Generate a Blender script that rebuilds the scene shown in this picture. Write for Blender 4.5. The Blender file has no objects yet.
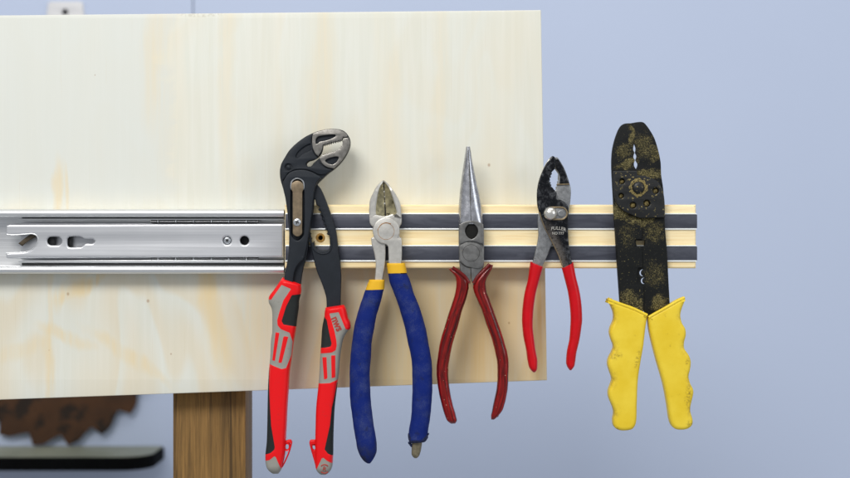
import bpy, bmesh, math, random
import numpy as np
from mathutils import Vector, Matrix
from mathutils.bvhtree import BVHTree

random.seed(7)
SC = bpy.context.scene
COL = SC.collection
S = 0.00072            # metres per reference unit on the plane of the tools
D = 1.10               # camera distance to that plane

# ------------------------------------------------------------------ camera
cam = bpy.data.cameras.new("camera")
camo = bpy.data.objects.new("camera", cam); COL.objects.link(camo)
camo.location = (0, -D, 0); camo.rotation_euler = (math.radians(90), 0, 0)
cam.sensor_width = 36.0
cam.lens = 36.0 * D / (850 * S)
cam.clip_start = 0.01; cam.clip_end = 50
cam.dof.use_dof = True; cam.dof.focus_distance = D - 0.003; cam.dof.aperture_fstop = 5.6
SC.camera = camo

# ------------------------------------------------------------------ light
w = bpy.data.worlds.new("World"); SC.world = w; w.use_nodes = True
wt = w.node_tree; bg = wt.nodes["Background"]
tc = wt.nodes.new('ShaderNodeTexCoord'); sep = wt.nodes.new('ShaderNodeSeparateXYZ'); wt.links.new(tc.outputs['Generated'], sep.inputs[0])
cr = wt.nodes.new('ShaderNodeValToRGB'); wt.links.new(sep.outputs[2], cr.inputs[0])
mr = wt.nodes.new('ShaderNodeMapRange'); mr.inputs[1].default_value = -1; wt.links.new(sep.outputs[2], mr.inputs[0]); wt.links.new(mr.outputs[0], cr.inputs[0])
cr.color_ramp.elements[0].color = (.70,.73,.77,1); cr.color_ramp.elements[0].position = .2
cr.color_ramp.elements[1].color = (1,1.0,1.0,1); cr.color_ramp.elements[1].position = .8
e = cr.color_ramp.elements.new(.5); e.color = (.70,.72,.76,1)
wt.links.new(cr.outputs[0], bg.inputs[0]); bg.inputs[1].default_value = 0.44

def area(name, loc, target, size, power, col, size_y=None):
    l = bpy.data.lights.new(name, 'AREA'); l.energy = power; l.color = col
    l.shape = 'RECTANGLE'; l.size = size; l.size_y = size_y or size
    o = bpy.data.objects.new(name, l); COL.objects.link(o); o.location = loc
    o.rotation_euler = (Vector(target) - Vector(loc)).to_track_quat('-Z', 'Y').to_euler()
    return o
area("key_lamp", (-0.55, -1.35, 1.05), (0, 0, 0), 0.85, 18.5, (1.0, 0.98, 0.95), 0.5)
area("ceiling_lamp", (0.10, -0.42, 1.55), (0, 0.05, 0), 1.5, 6, (1.0, 0.98, 0.95), 0.3)
area("right_fill_lamp", (1.7, -1.3, 0.5), (0.1, 0.1, 0), 0.9, 6.5, (0.93, 0.97, 1.0), 0.9)  # unseen cool fill from the right front

SC.view_settings.view_transform = 'Standard'
SC.view_settings.look = 'None'
SC.view_settings.exposure = 0.26
SC.view_settings.gamma = 1.0

# ================================================================== materials
def lin(c):
    return tuple((v/255/12.92 if v/255 <= .04045 else ((v/255+.055)/1.055)**2.4) for v in c) + (1,)

class NB:
    """small node builder"""
    def __init__(s, name):
        s.m = bpy.data.materials.new(name); s.m.use_nodes = True
        s.t = s.m.node_tree; s.n = s.t.nodes; s.b = s.n["Principled BSDF"]
        s.tc = s.n.new('ShaderNodeTexCoord')
        mp = s.n.new('ShaderNodeMapping'); mp.inputs['Scale'].default_value = (1000,)*3
        s.t.links.new(s.tc.outputs['Object'], mp.inputs[0]); s.mm = mp.outputs[0]
        uv = s.n.new('ShaderNodeUVMap'); uv.uv_map = 'px'; s.px = uv.outputs[0]
    def link(s, a, b): s.t.links.new(a, b)
    def setin(s, sock, v):
        if hasattr(v, 'is_output'): s.link(v, sock)
        else: sock.default_value = v
    def math(s, op, a, b=0.0, c=None, clamp=False):
        n = s.n.new('ShaderNodeMath'); n.operation = op; n.use_clamp = clamp
        s.setin(n.inputs[0], a); s.setin(n.inputs[1], b)
        if c is not None: s.setin(n.inputs[2], c)
        return n.outputs[0]
    def mapv(s, v, scale=(1,1,1), loc=(0,0,0), rot=(0,0,0)):
        n = s.n.new('ShaderNodeMapping'); n.inputs['Scale'].default_value = scale
        n.inputs['Location'].default_value = loc; n.inputs['Rotation'].default_value = rot
        s.link(v, n.inputs[0]); return n.outputs[0]
    def noise(s, v, scale, detail=4, rough=.55, dist=0.0):
        n = s.n.new('ShaderNodeTexNoise'); n.inputs['Scale'].default_value = scale
        n.inputs['Detail'].default_value = detail; n.inputs['Roughness'].default_value = rough
        n.inputs['Distortion'].default_value = dist
        s.link(v, n.inputs['Vector']); return n.outputs['Fac']
    def voro(s, v, scale):
        n = s.n.new('ShaderNodeTexVoronoi'); n.inputs['Scale'].default_value = scale
        s.link(v, n.inputs['Vector']); return n.outputs['Distance']
    def ramp(s, f, a, b):
        n = s.n.new('ShaderNodeMapRange'); n.interpolation_type = 'SMOOTHSTEP'
        s.setin(n.inputs[0], f)
        n.inputs[1].default_value = a; n.inputs[2].default_value = b
        if a > b:
            n.inputs[1].default_value = b; n.inputs[2].default_value = a
            n.inputs[3].default_value = 1; n.inputs[4].default_value = 0
        return n.outputs[0]
    def mix(s, f, a, b):
        n = s.n.new('ShaderNodeMix'); n.data_type = 'RGBA'
        s.setin(n.inputs[0], f); s.setin(n.inputs[6], a); s.setin(n.inputs[7], b)
        return n.outputs[2]
    def mixf(s, f, a, b):
        n = s.n.new('ShaderNodeMix'); n.data_type = 'FLOAT'
        s.setin(n.inputs[0], f); s.setin(n.inputs[2], a); s.setin(n.inputs[3], b)
        return n.outputs[0]
    def attr(s, name):
        n = s.n.new('ShaderNodeAttribute'); n.attribute_name = name; return n.outputs['Fac']
    def blob(s, cx, cy, rx, ry=None, rot=0.0, soft=.6):
        """soft elliptical stain, in the drawing units of the object"""
        ry = ry or rx
        v = s.mapv(s.px, (1,1,1), (-cx,-cy,0))
        v = s.mapv(v, (1,1,1), (0,0,0), (0,0,-rot))
        v = s.mapv(v, (1/rx,1/ry,0))
        n = s.n.new('ShaderNodeVectorMath'); n.operation = 'LENGTH'; s.link(v, n.inputs[0])
        return s.ramp(n.outputs['Value'], 1.0+soft*.5, 1.0-soft*.5)
    def bump(s, h, dist_mm=.1, strength=1.0):
        n = s.n.new('ShaderNodeBump'); n.inputs['Distance'].default_value = dist_mm*.001
        n.inputs['Strength'].default_value = strength
        s.link(h, n.inputs['Height']); s.link(n.outputs[0], s.b.inputs['Normal'])
    def done(s, col, rough=.5, metal=0.0, spec=.5, coat=0.0):
        s.setin(s.b.inputs['Base Color'], col); s.setin(s.b.inputs['Roughness'], rough)
        s.setin(s.b.inputs['Metallic'], metal); s.b.inputs['Specular IOR Level'].default_value = spec
        if coat: s.b.inputs['Coat Weight'].default_value = coat; s.b.inputs['Coat Roughness'].default_value = .12
        return s.m

def simple(name, c, rough=.5, metal=0.0, var=.12, scale=.25, bump=.0, bscale=3.0, rvar=.12, spec=.5, coat=0.0, speck=None):
    b = NB(name); c = lin(c)
    n1 = b.noise(b.mm, scale, 5)
    dark = tuple(v*(1-var*2) for v in c[:3])+(1,); lite = tuple(min(1, v*(1+var)) for v in c[:3])+(1,)
    col = b.mix(b.ramp(n1, .3, .72), dark, lite)
    if speck:
        k = b.ramp(b.noise(b.mm, speck[1], 3, .6), speck[2], speck[2]+.07)
        col = b.mix(k, col, lin(speck[0]))
    r = b.mixf(b.noise(b.mm, scale*2.7, 4), max(.02, rough-rvar), min(1, rough+rvar))
    if bump: b.bump(b.noise(b.mm, bscale, 5), bump)
    return b.done(col, r, metal, spec, coat)

M = {}
# painted wall
def m_wall():
    b = NB('wall_paint')
    n = b.noise(b.mm, .004, 3)
    col = b.mix(n, lin((183,195,219)), lin((188,200,224)))
    b.bump(b.noise(b.mm, .5, 4), .05)
    return b.done(col, .55, 0, .3)
M['wall'] = m_wall()

def m_ply():
    b = NB('birch_plywood')
    base = lin((236,232,214))
    g = b.noise(b.mapv(b.mm, (.22,.1,.010)), 1.0, 5, .55, .5)
    col = b.mix(b.ramp(g, .3, .75), lin((216,217,206)), lin((221,222,213)))
    # broad warm veneer bands, running vertically
    wv = b.noise(b.mapv(b.mm, (.02,.02,.0035)), 1.0, 3, .5, .6)
    col = b.mix(b.math('MULTIPLY', b.ramp(wv, .46, .66), .3), col, lin((226,218,196)))
    # flat-sawn figure: connected contour lines of a stretched field
    fg = b.noise(b.mapv(b.mm, (.010,.01,.0042)), 1.0, 2, .45, .5)
    fr = b.math('FRACT', b.math('MULTIPLY', fg, 9.0))
    ln0 = b.math('MULTIPLY', b.ramp(fr, .0, .72), b.ramp(fr, 1.0, .80))
    sy = b.n.new('ShaderNodeSeparateXYZ'); b.link(b.px, sy.inputs[0])
    lowh = b.math('ADD', .25, b.math('MULTIPLY', b.ramp(sy.outputs[1], 235, 275), .75))
    col = b.mix(b.math('MULTIPLY', b.math('MULTIPLY', ln0, lowh), .30), col, lin((220,196,150)))
    wn = b.n.new('ShaderNodeTexNoise'); wn.inputs['Scale'].default_value = 1.0; wn.inputs['Detail'].default_value = 4
    b.link(b.mapv(b.mm, (.05,.05,.018)), wn.inputs['Vector'])
    wq = b.n.new('ShaderNodeVectorMath'); wq.operation = 'MULTIPLY_ADD'; b.link(wn.outputs['Color'], wq.inputs[0]); wq.inputs[1].default_value = (26,26,0); b.link(b.px, wq.inputs[2])
    px0 = b.px; b.px = b.mapv(wq.outputs[0], (1,1,1), (-13,-13,0))
    def streak(cx, cy, rx, ry, rot, amt, c=(226,202,150), soft=1.2):
        nonlocal col
        k = b.math('MULTIPLY', b.blob(cx, cy, rx, ry, rot, soft), b.ramp(g, .2, .62))
        col = b.mix(b.math('MULTIPLY', k, amt), col, lin(c))
    # greyer veneer sheet at the left, with a wandering edge
    sx = b.n.new('ShaderNodeSeparateXYZ'); b.link(b.px, sx.inputs[0])
    edge = b.noise(b.mapv(b.px, (.004,.02,1)), 1.0, 4)
    xx = b.math('ADD', sx.outputs[0], b.math('MULTIPLY', edge, 110))
    up = b.ramp(sx.outputs[1], 215, 185)
    col = b.mix(b.math('MULTIPLY', b.math('MULTIPLY', b.ramp(xx, 226, 214), up), .75), col, lin((212,215,209)))
    streak(153, 60, 10, 60, 0.05, .26); streak(170, 80, 16, 110, 0, .14)
    streak(228, 80, 8, 120, 0, .2); streak(322, 90, 12, 110, 0.02, .28)
    streak(392, 130, 9, 90, 0, .18); streak(440, 90, 7, 90, 0, .2); streak(56, 188, 4, 26, .08, .5); streak(66, 190, 3, 24, -.12, .5)
    # cathedral figure on the lower half
    streak(215, 320, 9, 60, -.22, .6); streak(205, 285, 8, 20, 0, .45); streak(85, 286, 26, 7, -.5, .7)
    streak(65, 335, 24, 6, .35, .55); streak(130, 358, 45, 6, .6, .45); streak(60, 296, 6, 14, .2, .5)
    streak(48, 372, 5, 34, 0, .5); streak(50, 320, 2.5, 60, 0, .35); streak(253, 320, 14, 60, -.1, .35); streak(20, 350, 30, 8, -.35, .3)
    col = b.mix(b.math('MULTIPLY', b.blob(450, 345, 165, 80, 0, .9), b.math('ADD', .35, b.math('MULTIPLY', g, .5))), col, lin((216,186,124))); streak(410, 350, 30, 60, .05, .4); streak(480, 330, 22, 60, .05, .5, (214,180,118)); streak(335, 330, 16, 70, 0, .35)  # broad tan patch: veneer tone plus warm bounced light put into the colour
    streak(535, 320, 9, 70, 0, .55, (206,170,105)); streak(515, 300, 10, 40, .1, .35)
    b.px = px0
    # thin dark grain lines and pin knots
    ln = b.noise(b.mapv(b.mm, (1.6,.1,.01)), 1.0, 2, .5)
    col = b.mix(b.math('MULTIPLY', b.ramp(ln, .68, .76), .35), col, lin((196,180,140)))
    kn = b.voro(b.mapv(b.mm, (.030,.03,.026)), 1.0)
    col = b.mix(b.math('MULTIPLY', b.ramp(kn, .022, .012), .5), col, lin((170,130,80)))
    for (x, y, r) in ((148,301,1.4),(68,294,1.3),(489,165,1.4),(509,323,1.0),(95,75,.6),(171,354,.8)):
        col = b.mix(b.math('MULTIPLY', b.blob(x, y, r*.9, r*1.1, 0, 1.4), .55), col, lin((150,105,60)))
    # soiled top edge
    col = b.mix(b.math('MULTIPLY', b.math('MULTIPLY', b.blob(200,14,22,3), b.ramp(b.noise(b.mm,.4,3),.4,.6)), .25), col, lin((140,125,100)))
    b.bump(b.math('ADD', g, b.math('MULTIPLY', ln, .5)), .06)
    return b.done(col, .62, 0, .3)
M['ply'] = m_ply()

def m_plyedge():
    b = NB('plywood_edge')
    v = b.mapv(b.mm, (.05,1,.05))
    wv = b.n.new('ShaderNodeTexWave'); wv.bands_direction = 'Y'; wv.inputs['Scale'].default_value = .11
    b.link(b.mm, wv.inputs[0])
    col = b.mix(wv.outputs['Fac'], lin((190,160,110)), lin((226,205,160)))
    return b.done(col, .7, 0, .3)
M['ply_edge'] = m_plyedge()

def wood(name, c0, c1, c2, axis, fine=.9, rough=.55, dark=None):
    b = NB(name)
    sc = {'x': (.015,.5,.5), 'z': (.5,.5,.015)}[axis]
    g = b.noise(b.mapv(b.mm, sc), fine, 6, .6, .8)
    g2 = b.noise(b.mapv(b.mm, tuple(v*3.2 for v in sc)), fine, 3, .5, .2)
    col = b.mix(b.ramp(g, .3, .7), lin(c0), lin(c1))
    col = b.mix(b.math('MULTIPLY', b.ramp(g2, .5, .72), .6), col, lin(c2))
    if dark:
        k = b.noise(b.mapv(b.mm, tuple(v*.2 for v in sc)), 1.0, 6, .7, 1.0)
        col = b.mix(b.math('MULTIPLY', b.ramp(k, .44, .68), .85), col, lin(dark))
    b.bump(b.math('ADD', g, g2), .12)
    return b.done(col, rough, 0, .35)
M['pine'] = wood('pine_batten', (246,222,170), (252,236,194), (232,198,136), 'x', .55)
M['post'] = wood('stained_post', (122,92,48), (150,114,62), (84,60,30), 'z', 1.1, .6, (64,48,26))

def m_magnet():
    b = NB('magnet_strip')
    g = b.noise(b.mapv(b.mm, (.035,.3,.16)), 1.0, 5, .6, 1.2)
    col = b.mix(b.ramp(g, .35, .68), lin((63,66,77)), lin((78,81,92)))
    k = b.noise(b.mapv(b.mm, (.6,.6,.12), (0,0,0), (0,.5,0)), 1.0, 4, .7, 1.0)
    col = b.mix(b.math('MULTIPLY', b.ramp(k, .6, .72), .3), col, lin((54,56,64)))
    b.bump(g, .05)
    return b.done(col, b.mixf(g, .3, .55), .25, .5)
M['magnet'] = m_magnet()

def brushed(name, c, axis='x', rough=.3, metal=1.0, var=.1, dirt=None):
    b = NB(name); c = lin(c)
    sc = {'x': (.006,.8,.8), 'z': (.8,.8,.006)}[axis]
    g = b.noise(b.mapv(b.mm, sc), 1.6, 5, .65)
    cl = b.noise(b.mm, .02, 4)
    col = b.mix(b.ramp(g, .25, .75), tuple(v*(1-var*1.6) for v in c[:3])+(1,), tuple(min(1,v*(1+var)) for v in c[:3])+(1,))
    if dirt:
        col = b.mix(b.math('MULTIPLY', b.ramp(b.noise(b.mm, dirt[1], 5, .65), dirt[2], dirt[2]+.12), .8), col, lin(dirt[0]))
    r = b.math('ADD', b.math('MULTIPLY', g, .14), b.math('MULTIPLY', cl, .2))
    r = b.math('ADD', r, rough-.17)
    b.bump(g, .02)
    return b.done(col, r, metal)
M['zinc'] = brushed('zinc_plated_steel', (206,208,212), 'x', .38, .7, .05)
M['zinc_lip'] = brushed('rolled_zinc_lip', (224,226,228), 'x', .32, .75)
M['steel_edge'] = brushed('bright_steel_edge', (238,242,242), 'x', .35, .3, .04)
M['lever'] = simple('dark_lever', (84,74,60), .45, .5, .12, .3)
M['ball'] = simple('chrome_ball', (220,222,225), .18, 1, .03)
M['dark_gap'] = simple('painted_recess_shade', (22,24,26), .5, 0, .2)  # flat black that paints shade into gaps, slots and holes

# ---- tools
M['black_oxide'] = simple('black_oxide_steel', (31,36,43), .5, .15, .07, .12, .06, 2.2, .06, .3, speck=((86,90,96), 1.1, .70))
M['jaw_steel'] = simple('ground_jaw_steel', (146,143,138), .34, .8, .12, .35, .03, 2.5, speck=((96,90,82), .8, .66))
M['bronze_bar'] = simple('oiled_slider_bar', (134,118,96), .42, .55, .12, .3, .02, 3)
M['screw_zinc'] = simple('zinc_screw', (206,210,214), .26, .9, .06)
M['cutter_steel'] = simple('worn_cutter_steel', (200,198,192), .38, .6, .06, .3, .05, 1.6, speck=((146,132,104), .5, .70))
M['cutter_hollow'] = simple('tarnished_cutting_bevel', (150,142,110), .42, .45, .25, .22, .04, 1.6, speck=((62,56,30), .35, .62))
M['rust_line'] = simple('rusty_seam', (158,112,62), .7, .1, .25, .8)
M['dark_seam'] = simple('grimy_seam', (40,38,34), .7, .1, .25, .8)
M['long_steel'] = simple('forged_nose_steel', (178,180,187), .26, .85, .14, .28, .04, 1.6, speck=((96,90,84), .55, .66))
M['long_flat'] = simple('dull_joint_steel', (126,126,125), .36, .7, .14, .25, .04, 2, speck=((150,138,110), .6, .68))
M['hole_shade'] = simple('deep_recess_shade', (8,6,4), .9, 0, .3, .5)  # near-black paints the shade deep inside the blind jaw hole
def m_slip():
    b = NB('worn_dark_chrome')
    n = b.noise(b.mm, .28, 7, .72, .5); f = b.noise(b.mm, 1.1, 4, .6)
    col = b.mix(b.ramp(n, .46, .74), lin((22,24,29)), lin((104,106,110)))
    y = b.n.new('ShaderNodeSeparateXYZ'); b.link(b.px, y.inputs[0])
    # chrome worn through to the steel along the shank, mostly on its inner side
    worn = b.math('MULTIPLY', b.blob(556.5, 254, 6.5, 26, -.33, 1.3), b.ramp(f, .28, .55))
    col = b.mix(b.math('MULTIPLY', worn, .8), col, lin((128,120,112)))
    b.bump(b.math('ADD', n, f), .03)
    return b.done(col, b.mixf(n, .18, .4), .7)
M['slip_dark'] = m_slip()
M['slip_gray'] = simple('pitted_gray_steel', (146,148,150), .36, .65, .14, .35, .06, 1.4, speck=((92,92,92), .9, .62))
M['slip_bright'] = simple('bright_bolt', (220,218,212), .24, .85, .05, .3, .02, 1.4, speck=((120,104,80), .5, .7))
M['brass_edge'] = simple('worn_brown_edge', (138,122,96), .38, .55, .12, .3)
M['stamp'] = simple('pale_stamped_letters', (168,166,160), .5, .2, .05)
M['stamp_red'] = simple('printed_letters', (168,52,42), .5, 0, .1)

def m_rubber(name, c, dust, amount, rough=.75, scale=.08, dark=None):
    b = NB(name)
    n1 = b.noise(b.mm, scale, 6, .65); n2 = b.noise(b.mm, 2.2, 3, .6)
    k = b.math('MULTIPLY', b.ramp(n1, .42, .80), amount*.6)
    k = b.math('ADD', k, b.math('MULTIPLY', b.math('MULTIPLY', b.ramp(n2, .50, .70), b.ramp(n1, .3, .7)), amount), clamp=True)
    col = b.mix(k, lin(c), lin(dust))
    if dark:
        col = b.mix(b.math('MULTIPLY', b.ramp(b.noise(b.mm, scale*1.7, 4), .58, .7), .5), col, lin(dark))
        y = b.n.new('ShaderNodeSeparateXYZ'); b.link(b.px, y.inputs[0])
        g = b.math('MULTIPLY', b.ramp(y.outputs[1], 436, 462), b.ramp(n1, .3, .6))
        col = b.mix(g, col, lin(dark))
    b.bump(b.math('ADD', n2, n1), .12)
    return b.done(col, rough, 0, .2)
M['blue_rubber'] = m_rubber('dusty_blue_rubber', (6,32,108), (84,94,118), .45, .8, .10, (28,34,58))
M['yellow_collar'] = m_rubber('yellow_rubber_collar', (226,176,40), (190,160,90), .3, .6)
M['stub'] = simple('bare_tang', (124,116,94), .5, .3, .15, .5, .05, 1.5)
M['ragged'] = simple('torn_rubber', (16,30,74), .85, 0, .25, .6, .3, 1.2)

def m_darkred():
    b = NB('glossy_dark_red_grip')
    cb = b.n.new('ShaderNodeCombineXYZ'); b.link(b.attr('across'), cb.inputs[0]); b.link(b.attr('along'), cb.inputs[1]); ln = cb.outputs[0]
    n = b.noise(b.mapv(ln, (2.6,.02,1)), 1.0, 4, .6, .3)
    col = b.mix(b.ramp(n, .32, .68), lin((46,4,3)), lin((150,15,11)))
    dk = b.ramp(b.noise(b.mapv(ln, (2.2,.045,1), (3,5,0)), 1.0, 5, .7), .56, .66)
    col = b.mix(b.math('MULTIPLY', dk, .75), col, lin((34,6,4)))
    sp = b.ramp(b.noise(b.mm, .75, 2, .5), .735, .76)
    col = b.mix(b.math('MULTIPLY', sp, .85), col, lin((214,170,140)))
    b.bump(b.noise(b.mm, .8, 4), .12)
    return b.done(col, b.mixf(n, .14, .34), 0, .35, .1)
M['dark_red'] = m_darkred()
M['red_dip'] = simple('dipped_red_vinyl', (196,4,20), .34, 0, .05, .12, .05, .8, .05, .28, .0, speck=((220,90,80), .7, .76))

def m_yellow():
    b = NB('yellow_plastic_grip')
    n = b.noise(b.mm, .06, 5)
    col = b.mix(b.ramp(n, .3, .75), lin((226,194,36)), lin((236,208,60)))
    d = b.ramp(b.noise(b.mm, .22, 6, .7), .62, .74)
    col = b.mix(b.math('MULTIPLY', d, .45), col, lin((150,118,36)))
    for (x,y,rx,ry,ro) in ((687.5,360.5,1.3,3.0,.3),(614,428,4,2,.5),(691,424,3,3,0),(637,359,1.5,7,.2),(616,356,4,2.4,-.3),(688,395,2,8,.1)):
        col = b.mix(b.math('MULTIPLY', b.math('MULTIPLY', b.blob(x,y,rx*1.3,ry*1.2,ro,1.6), b.ramp(b.noise(b.mm, .5, 5, .7), .42, .62)), .7), col, lin((104,80,28)))
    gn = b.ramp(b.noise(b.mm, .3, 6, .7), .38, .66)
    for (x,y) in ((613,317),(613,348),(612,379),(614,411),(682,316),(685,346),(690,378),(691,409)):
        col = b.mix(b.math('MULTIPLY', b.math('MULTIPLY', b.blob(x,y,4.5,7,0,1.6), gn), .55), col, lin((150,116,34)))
    b.bump(b.noise(b.mm, 1.2, 4), .06)
    return b.done(col, .48, 0, .4)
M['yellow'] = m_yellow()

def m_crimp():
    b = NB('black_paint_with_ochre_dirt')
    n = b.noise(b.mm, 1.3, 8, .8); v = b.noise(b.mm, .5, 6, .75, .3)
    wn = b.n.new('ShaderNodeTexNoise'); wn.inputs['Scale'].default_value = .16; wn.inputs['Detail'].default_value = 4; b.link(b.mm, wn.inputs['Vector'])
    wv = b.n.new('ShaderNodeVectorMath'); wv.operation = 'MULTIPLY_ADD'; b.link(wn.outputs['Color'], wv.inputs[0]); wv.inputs[1].default_value = (16,16,0); b.link(b.px, wv.inputs[2])
    b.px = b.mapv(wv.outputs[0], (1,1,1), (-8,-8,0))
    # where the dirt has caked: ellipses in the drawing units
    dens = None
    for (x,y,rx,ry,ro,a) in ((632,134,3.2,12,0,.95),(625,150,9,8,0,.62),(629,163,12,5,-.4,.9),(645,145,12,14,0,.6),(654,152,7,10,0,.66),
                             (650,174,14,6,0,.98),(640,187.5,10,9.5,0,.62),(622,212,10,8,.5,.9),(640,220,16,5,0,.8),(630,298,9,9,0,.72),
                             (660,303,10,7,-.4,.8),(655,275,12,14,0,.52),(655,232,10,12,0,.56),(628,235,10,14,0,.45),(643,223,6,5,0,.7),(668,310,6,6,0,.8),(640,307,6,5,0,.75)):
        k = b.math('MULTIPLY', b.blob(x,y,rx,ry,ro,1.1), a)
        dens = k if dens is None else b.math('MAXIMUM', dens, k)
    th = b.math('ADD', b.math('MULTIPLY', n, .75), b.math('MULTIPLY', v, .35))
    th = b.math('ADD', th, b.math('MULTIPLY', dens, .27))
    fl = b.ramp(b.noise(b.mm, 1.7, 4, .7), .40, .56)
    k = b.math('MULTIPLY', b.math('MULTIPLY', b.ramp(th, .64, .76), fl), .95)
    sp = b.ramp(b.noise(b.mm, .8, 2, .5), .67, .72)
    pale = b.ramp(b.noise(b.mm, .9, 5, .7), .62, .72)
    base = b.mix(b.math('MULTIPLY', pale, .4), lin((10,13,14)), lin((92,96,88)))
    dirt = b.mix(b.ramp(b.noise(b.mm, 1.5, 3), .35, .65), lin((84,78,46)), lin((160,148,100)))
    col = b.mix(b.math('MAXIMUM', k, b.math('MULTIPLY', sp, .6)), base, dirt)
    b.bump(b.math('ADD', k, n), .18)
    return b.done(col, b.mixf(k, .5, .9), 0, .22)
M['crimp'] = m_crimp()
M['crimp_front'] = simple('black_paint_scuffed', (12,15,17), .45, .05, .15, .2, .06, 1.5, speck=((140,126,76), .5, .62))
M['ochre'] = simple('caked_ochre_dirt', (158,140,84), .9, 0, .3, .9, .25, 1.5, speck=((30,30,24), .9, .50))

def m_zoned(name, base, zones, rough=.42, dirt=.35):
    """base colour plus moulded colour zones (attributes hold the distance to the zone outline)"""
    b = NB(name)
    col = lin(base); r = rough
    for (att, c, rr) in zones:
        f = b.ramp(b.attr(att), -.22, .22)
        col = b.mix(f, col, lin(c)); r = b.mixf(f, r, rr)
    d = b.ramp(b.noise(b.mm, .35, 6, .7), .56, .72)
    col = b.mix(b.math('MULTIPLY', d, dirt), col, lin((70,62,52)))
    b.bump(b.noise(b.mm, 1.6, 4), .05)
    return b.done(col, r, 0, .28)
M['grip_red'] = m_zoned('three_colour_grip', (228,16,22), (('zone_gray', (146,145,138), .6), ('zone_slot', (224,16,22), .4), ('zone_black', (30,34,34), .7)), .36, .22)
M['plain_red'] = simple('red_grip_plastic', (222,18,24), .38, 0, .06, .1, .04, 1.6, spec=.28)
M['rust'] = simple('rusted_blade', (74,45,20), .75, .2, .2, .02, .2, .4, speck=((34,21,10), .03, .5))
M['shelf_black'] = simple('black_shelf_edge', (4,5,6), .9, 0, .2, .05, spec=.1)
M['shelf_top'] = simple('grey_green_laminate', (140,144,128), .5, 0, .1, .03)
M['bracket'] = simple('white_powder_coat', (212,212,214), .45, 0, .03, .05)
M['hole_dark'] = simple('hole_fill_dark', (24,24,26), .6, 0, .1)  # near-black fill for the small holes
M['brass_ring'] = simple('charred_hole_rim', (188,140,60), .6, 0, .2, .6)

# ================================================================== geometry
K = 1.0
ORG = Vector((0,0,0))
def setk(f_mm):
    """size of one drawing unit for an object whose face is f_mm in front of the tools' plane"""
    global K
    K = (D - f_mm*.001) / D
def P(x, y, f=0.0):
    return Vector(((x-425)*S*K, -f*.001, (239-y)*S*K)) - ORG
def thing(name, x, y, f, label, cat, group=None):
    global ORG
    ORG = Vector((0,0,0)); loc = P(x, y, f); ORG = loc
    o = bpy.data.objects.new(name, None); COL.objects.link(o); o.location = loc; o.empty_display_size = .02
    o['label'] = label; o['category'] = cat
    if group: o['group'] = group
    return o
def finish(name, me, mat, parent, angle=38, smooth=True):
    if isinstance(mat, (list, tuple)):
        for m in mat: me.materials.append(m)
    else: me.materials.append(mat)
    # drawing coordinates as UV, so that textures can be placed
    uv = me.uv_layers.new(name='px')
    co = np.empty(len(me.vertices)*3); me.vertices.foreach_get('co', co); co = co.reshape(-1,3)
    li = np.empty(len(me.loops), dtype=np.int32); me.loops.foreach_get('vertex_index', li)
    x = (co[:,0]+ORG.x)/(S*K)+425; y = 239-(co[:,2]+ORG.z)/(S*K)
    uv.data.foreach_set('uv', np.stack([x[li], y[li]], 1).ravel())
    if smooth:
        me.shade_smooth(); me.set_sharp_from_angle(angle=math.radians(angle))
    o = bpy.data.objects.new(name, me); COL.objects.link(o)
    if parent: o.parent = parent
    return o

def smooth(pts, step=1.2, closed=True):
    """Catmull-Rom through points; a third value 1 keeps a corner"""
    n = len(pts); out = []
    P2 = [np.array(p[:2], float) for p in pts]; cor = [len(p) > 2 and p[2] for p in pts]
    for i in range(n if closed else n-1):
        a, b = P2[i], P2[(i+1) % n]
        am = P2[i-1] if (closed or i > 0) else a; bp = P2[(i+2) % n] if (closed or i+2 < n) else b
        L = np.linalg.norm(b-a)
        ta = (b-am)/(np.linalg.norm(b-a)+np.linalg.norm(a-am)+1e-9)*L if not cor[i] else (b-a)
        tb = (bp-a)/(np.linalg.norm(bp-b)+np.linalg.norm(b-a)+1e-9)*L if not cor[(i+1) % n] else (b-a)
        m = max(1, int(L/step))
        for k in range(m):
            t = k/m; h = (2*t**3-3*t**2+1, t**3-2*t**2+t, -2*t**3+3*t**2, t**3-t**2)
            out.append(tuple(h[0]*a+h[1]*ta+h[2]*b+h[3]*tb))
    if not closed: out.append(tuple(P2[-1]))
    return out
def C(*pts): return [(x, y, 1) for x, y in pts]          # all corners
def circ(cx, cy, r, ry=None, n=28):
    ry = ry or r
    return [(cx+r*math.cos(2*math.pi*i/n), cy+ry*math.sin(2*math.pi*i/n)) for i in range(n)]
def stadium(x0, x1, cy, r, n=12):
    a = [(x1+r*math.sin(math.pi*i/n), cy-r*math.cos(math.pi*i/n)) for i in range(n+1)]
    b = [(x0-r*math.sin(math.pi*i/n), cy+r*math.cos(math.pi*i/n)) for i in range(n+1)]
    return a+b
def zig(p, q, n, amp):
    """teeth from p to q"""
    p = np.array(p, float); q = np.array(q, float); d = q-p; nn = np.array((-d[1], d[0]))/np.linalg.norm(d)
    out = []
    for i in range(n):
        out.append((*(p+d*(i/n)), 1)); out.append((*(p+d*((i+.5)/n)+nn*amp), 1))
    return out
def sarea(p): return .5*sum(p[i][0]*p[(i+1)%len(p)][1]-p[(i+1)%len(p)][0]*p[i][1] for i in range(len(p)))

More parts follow.
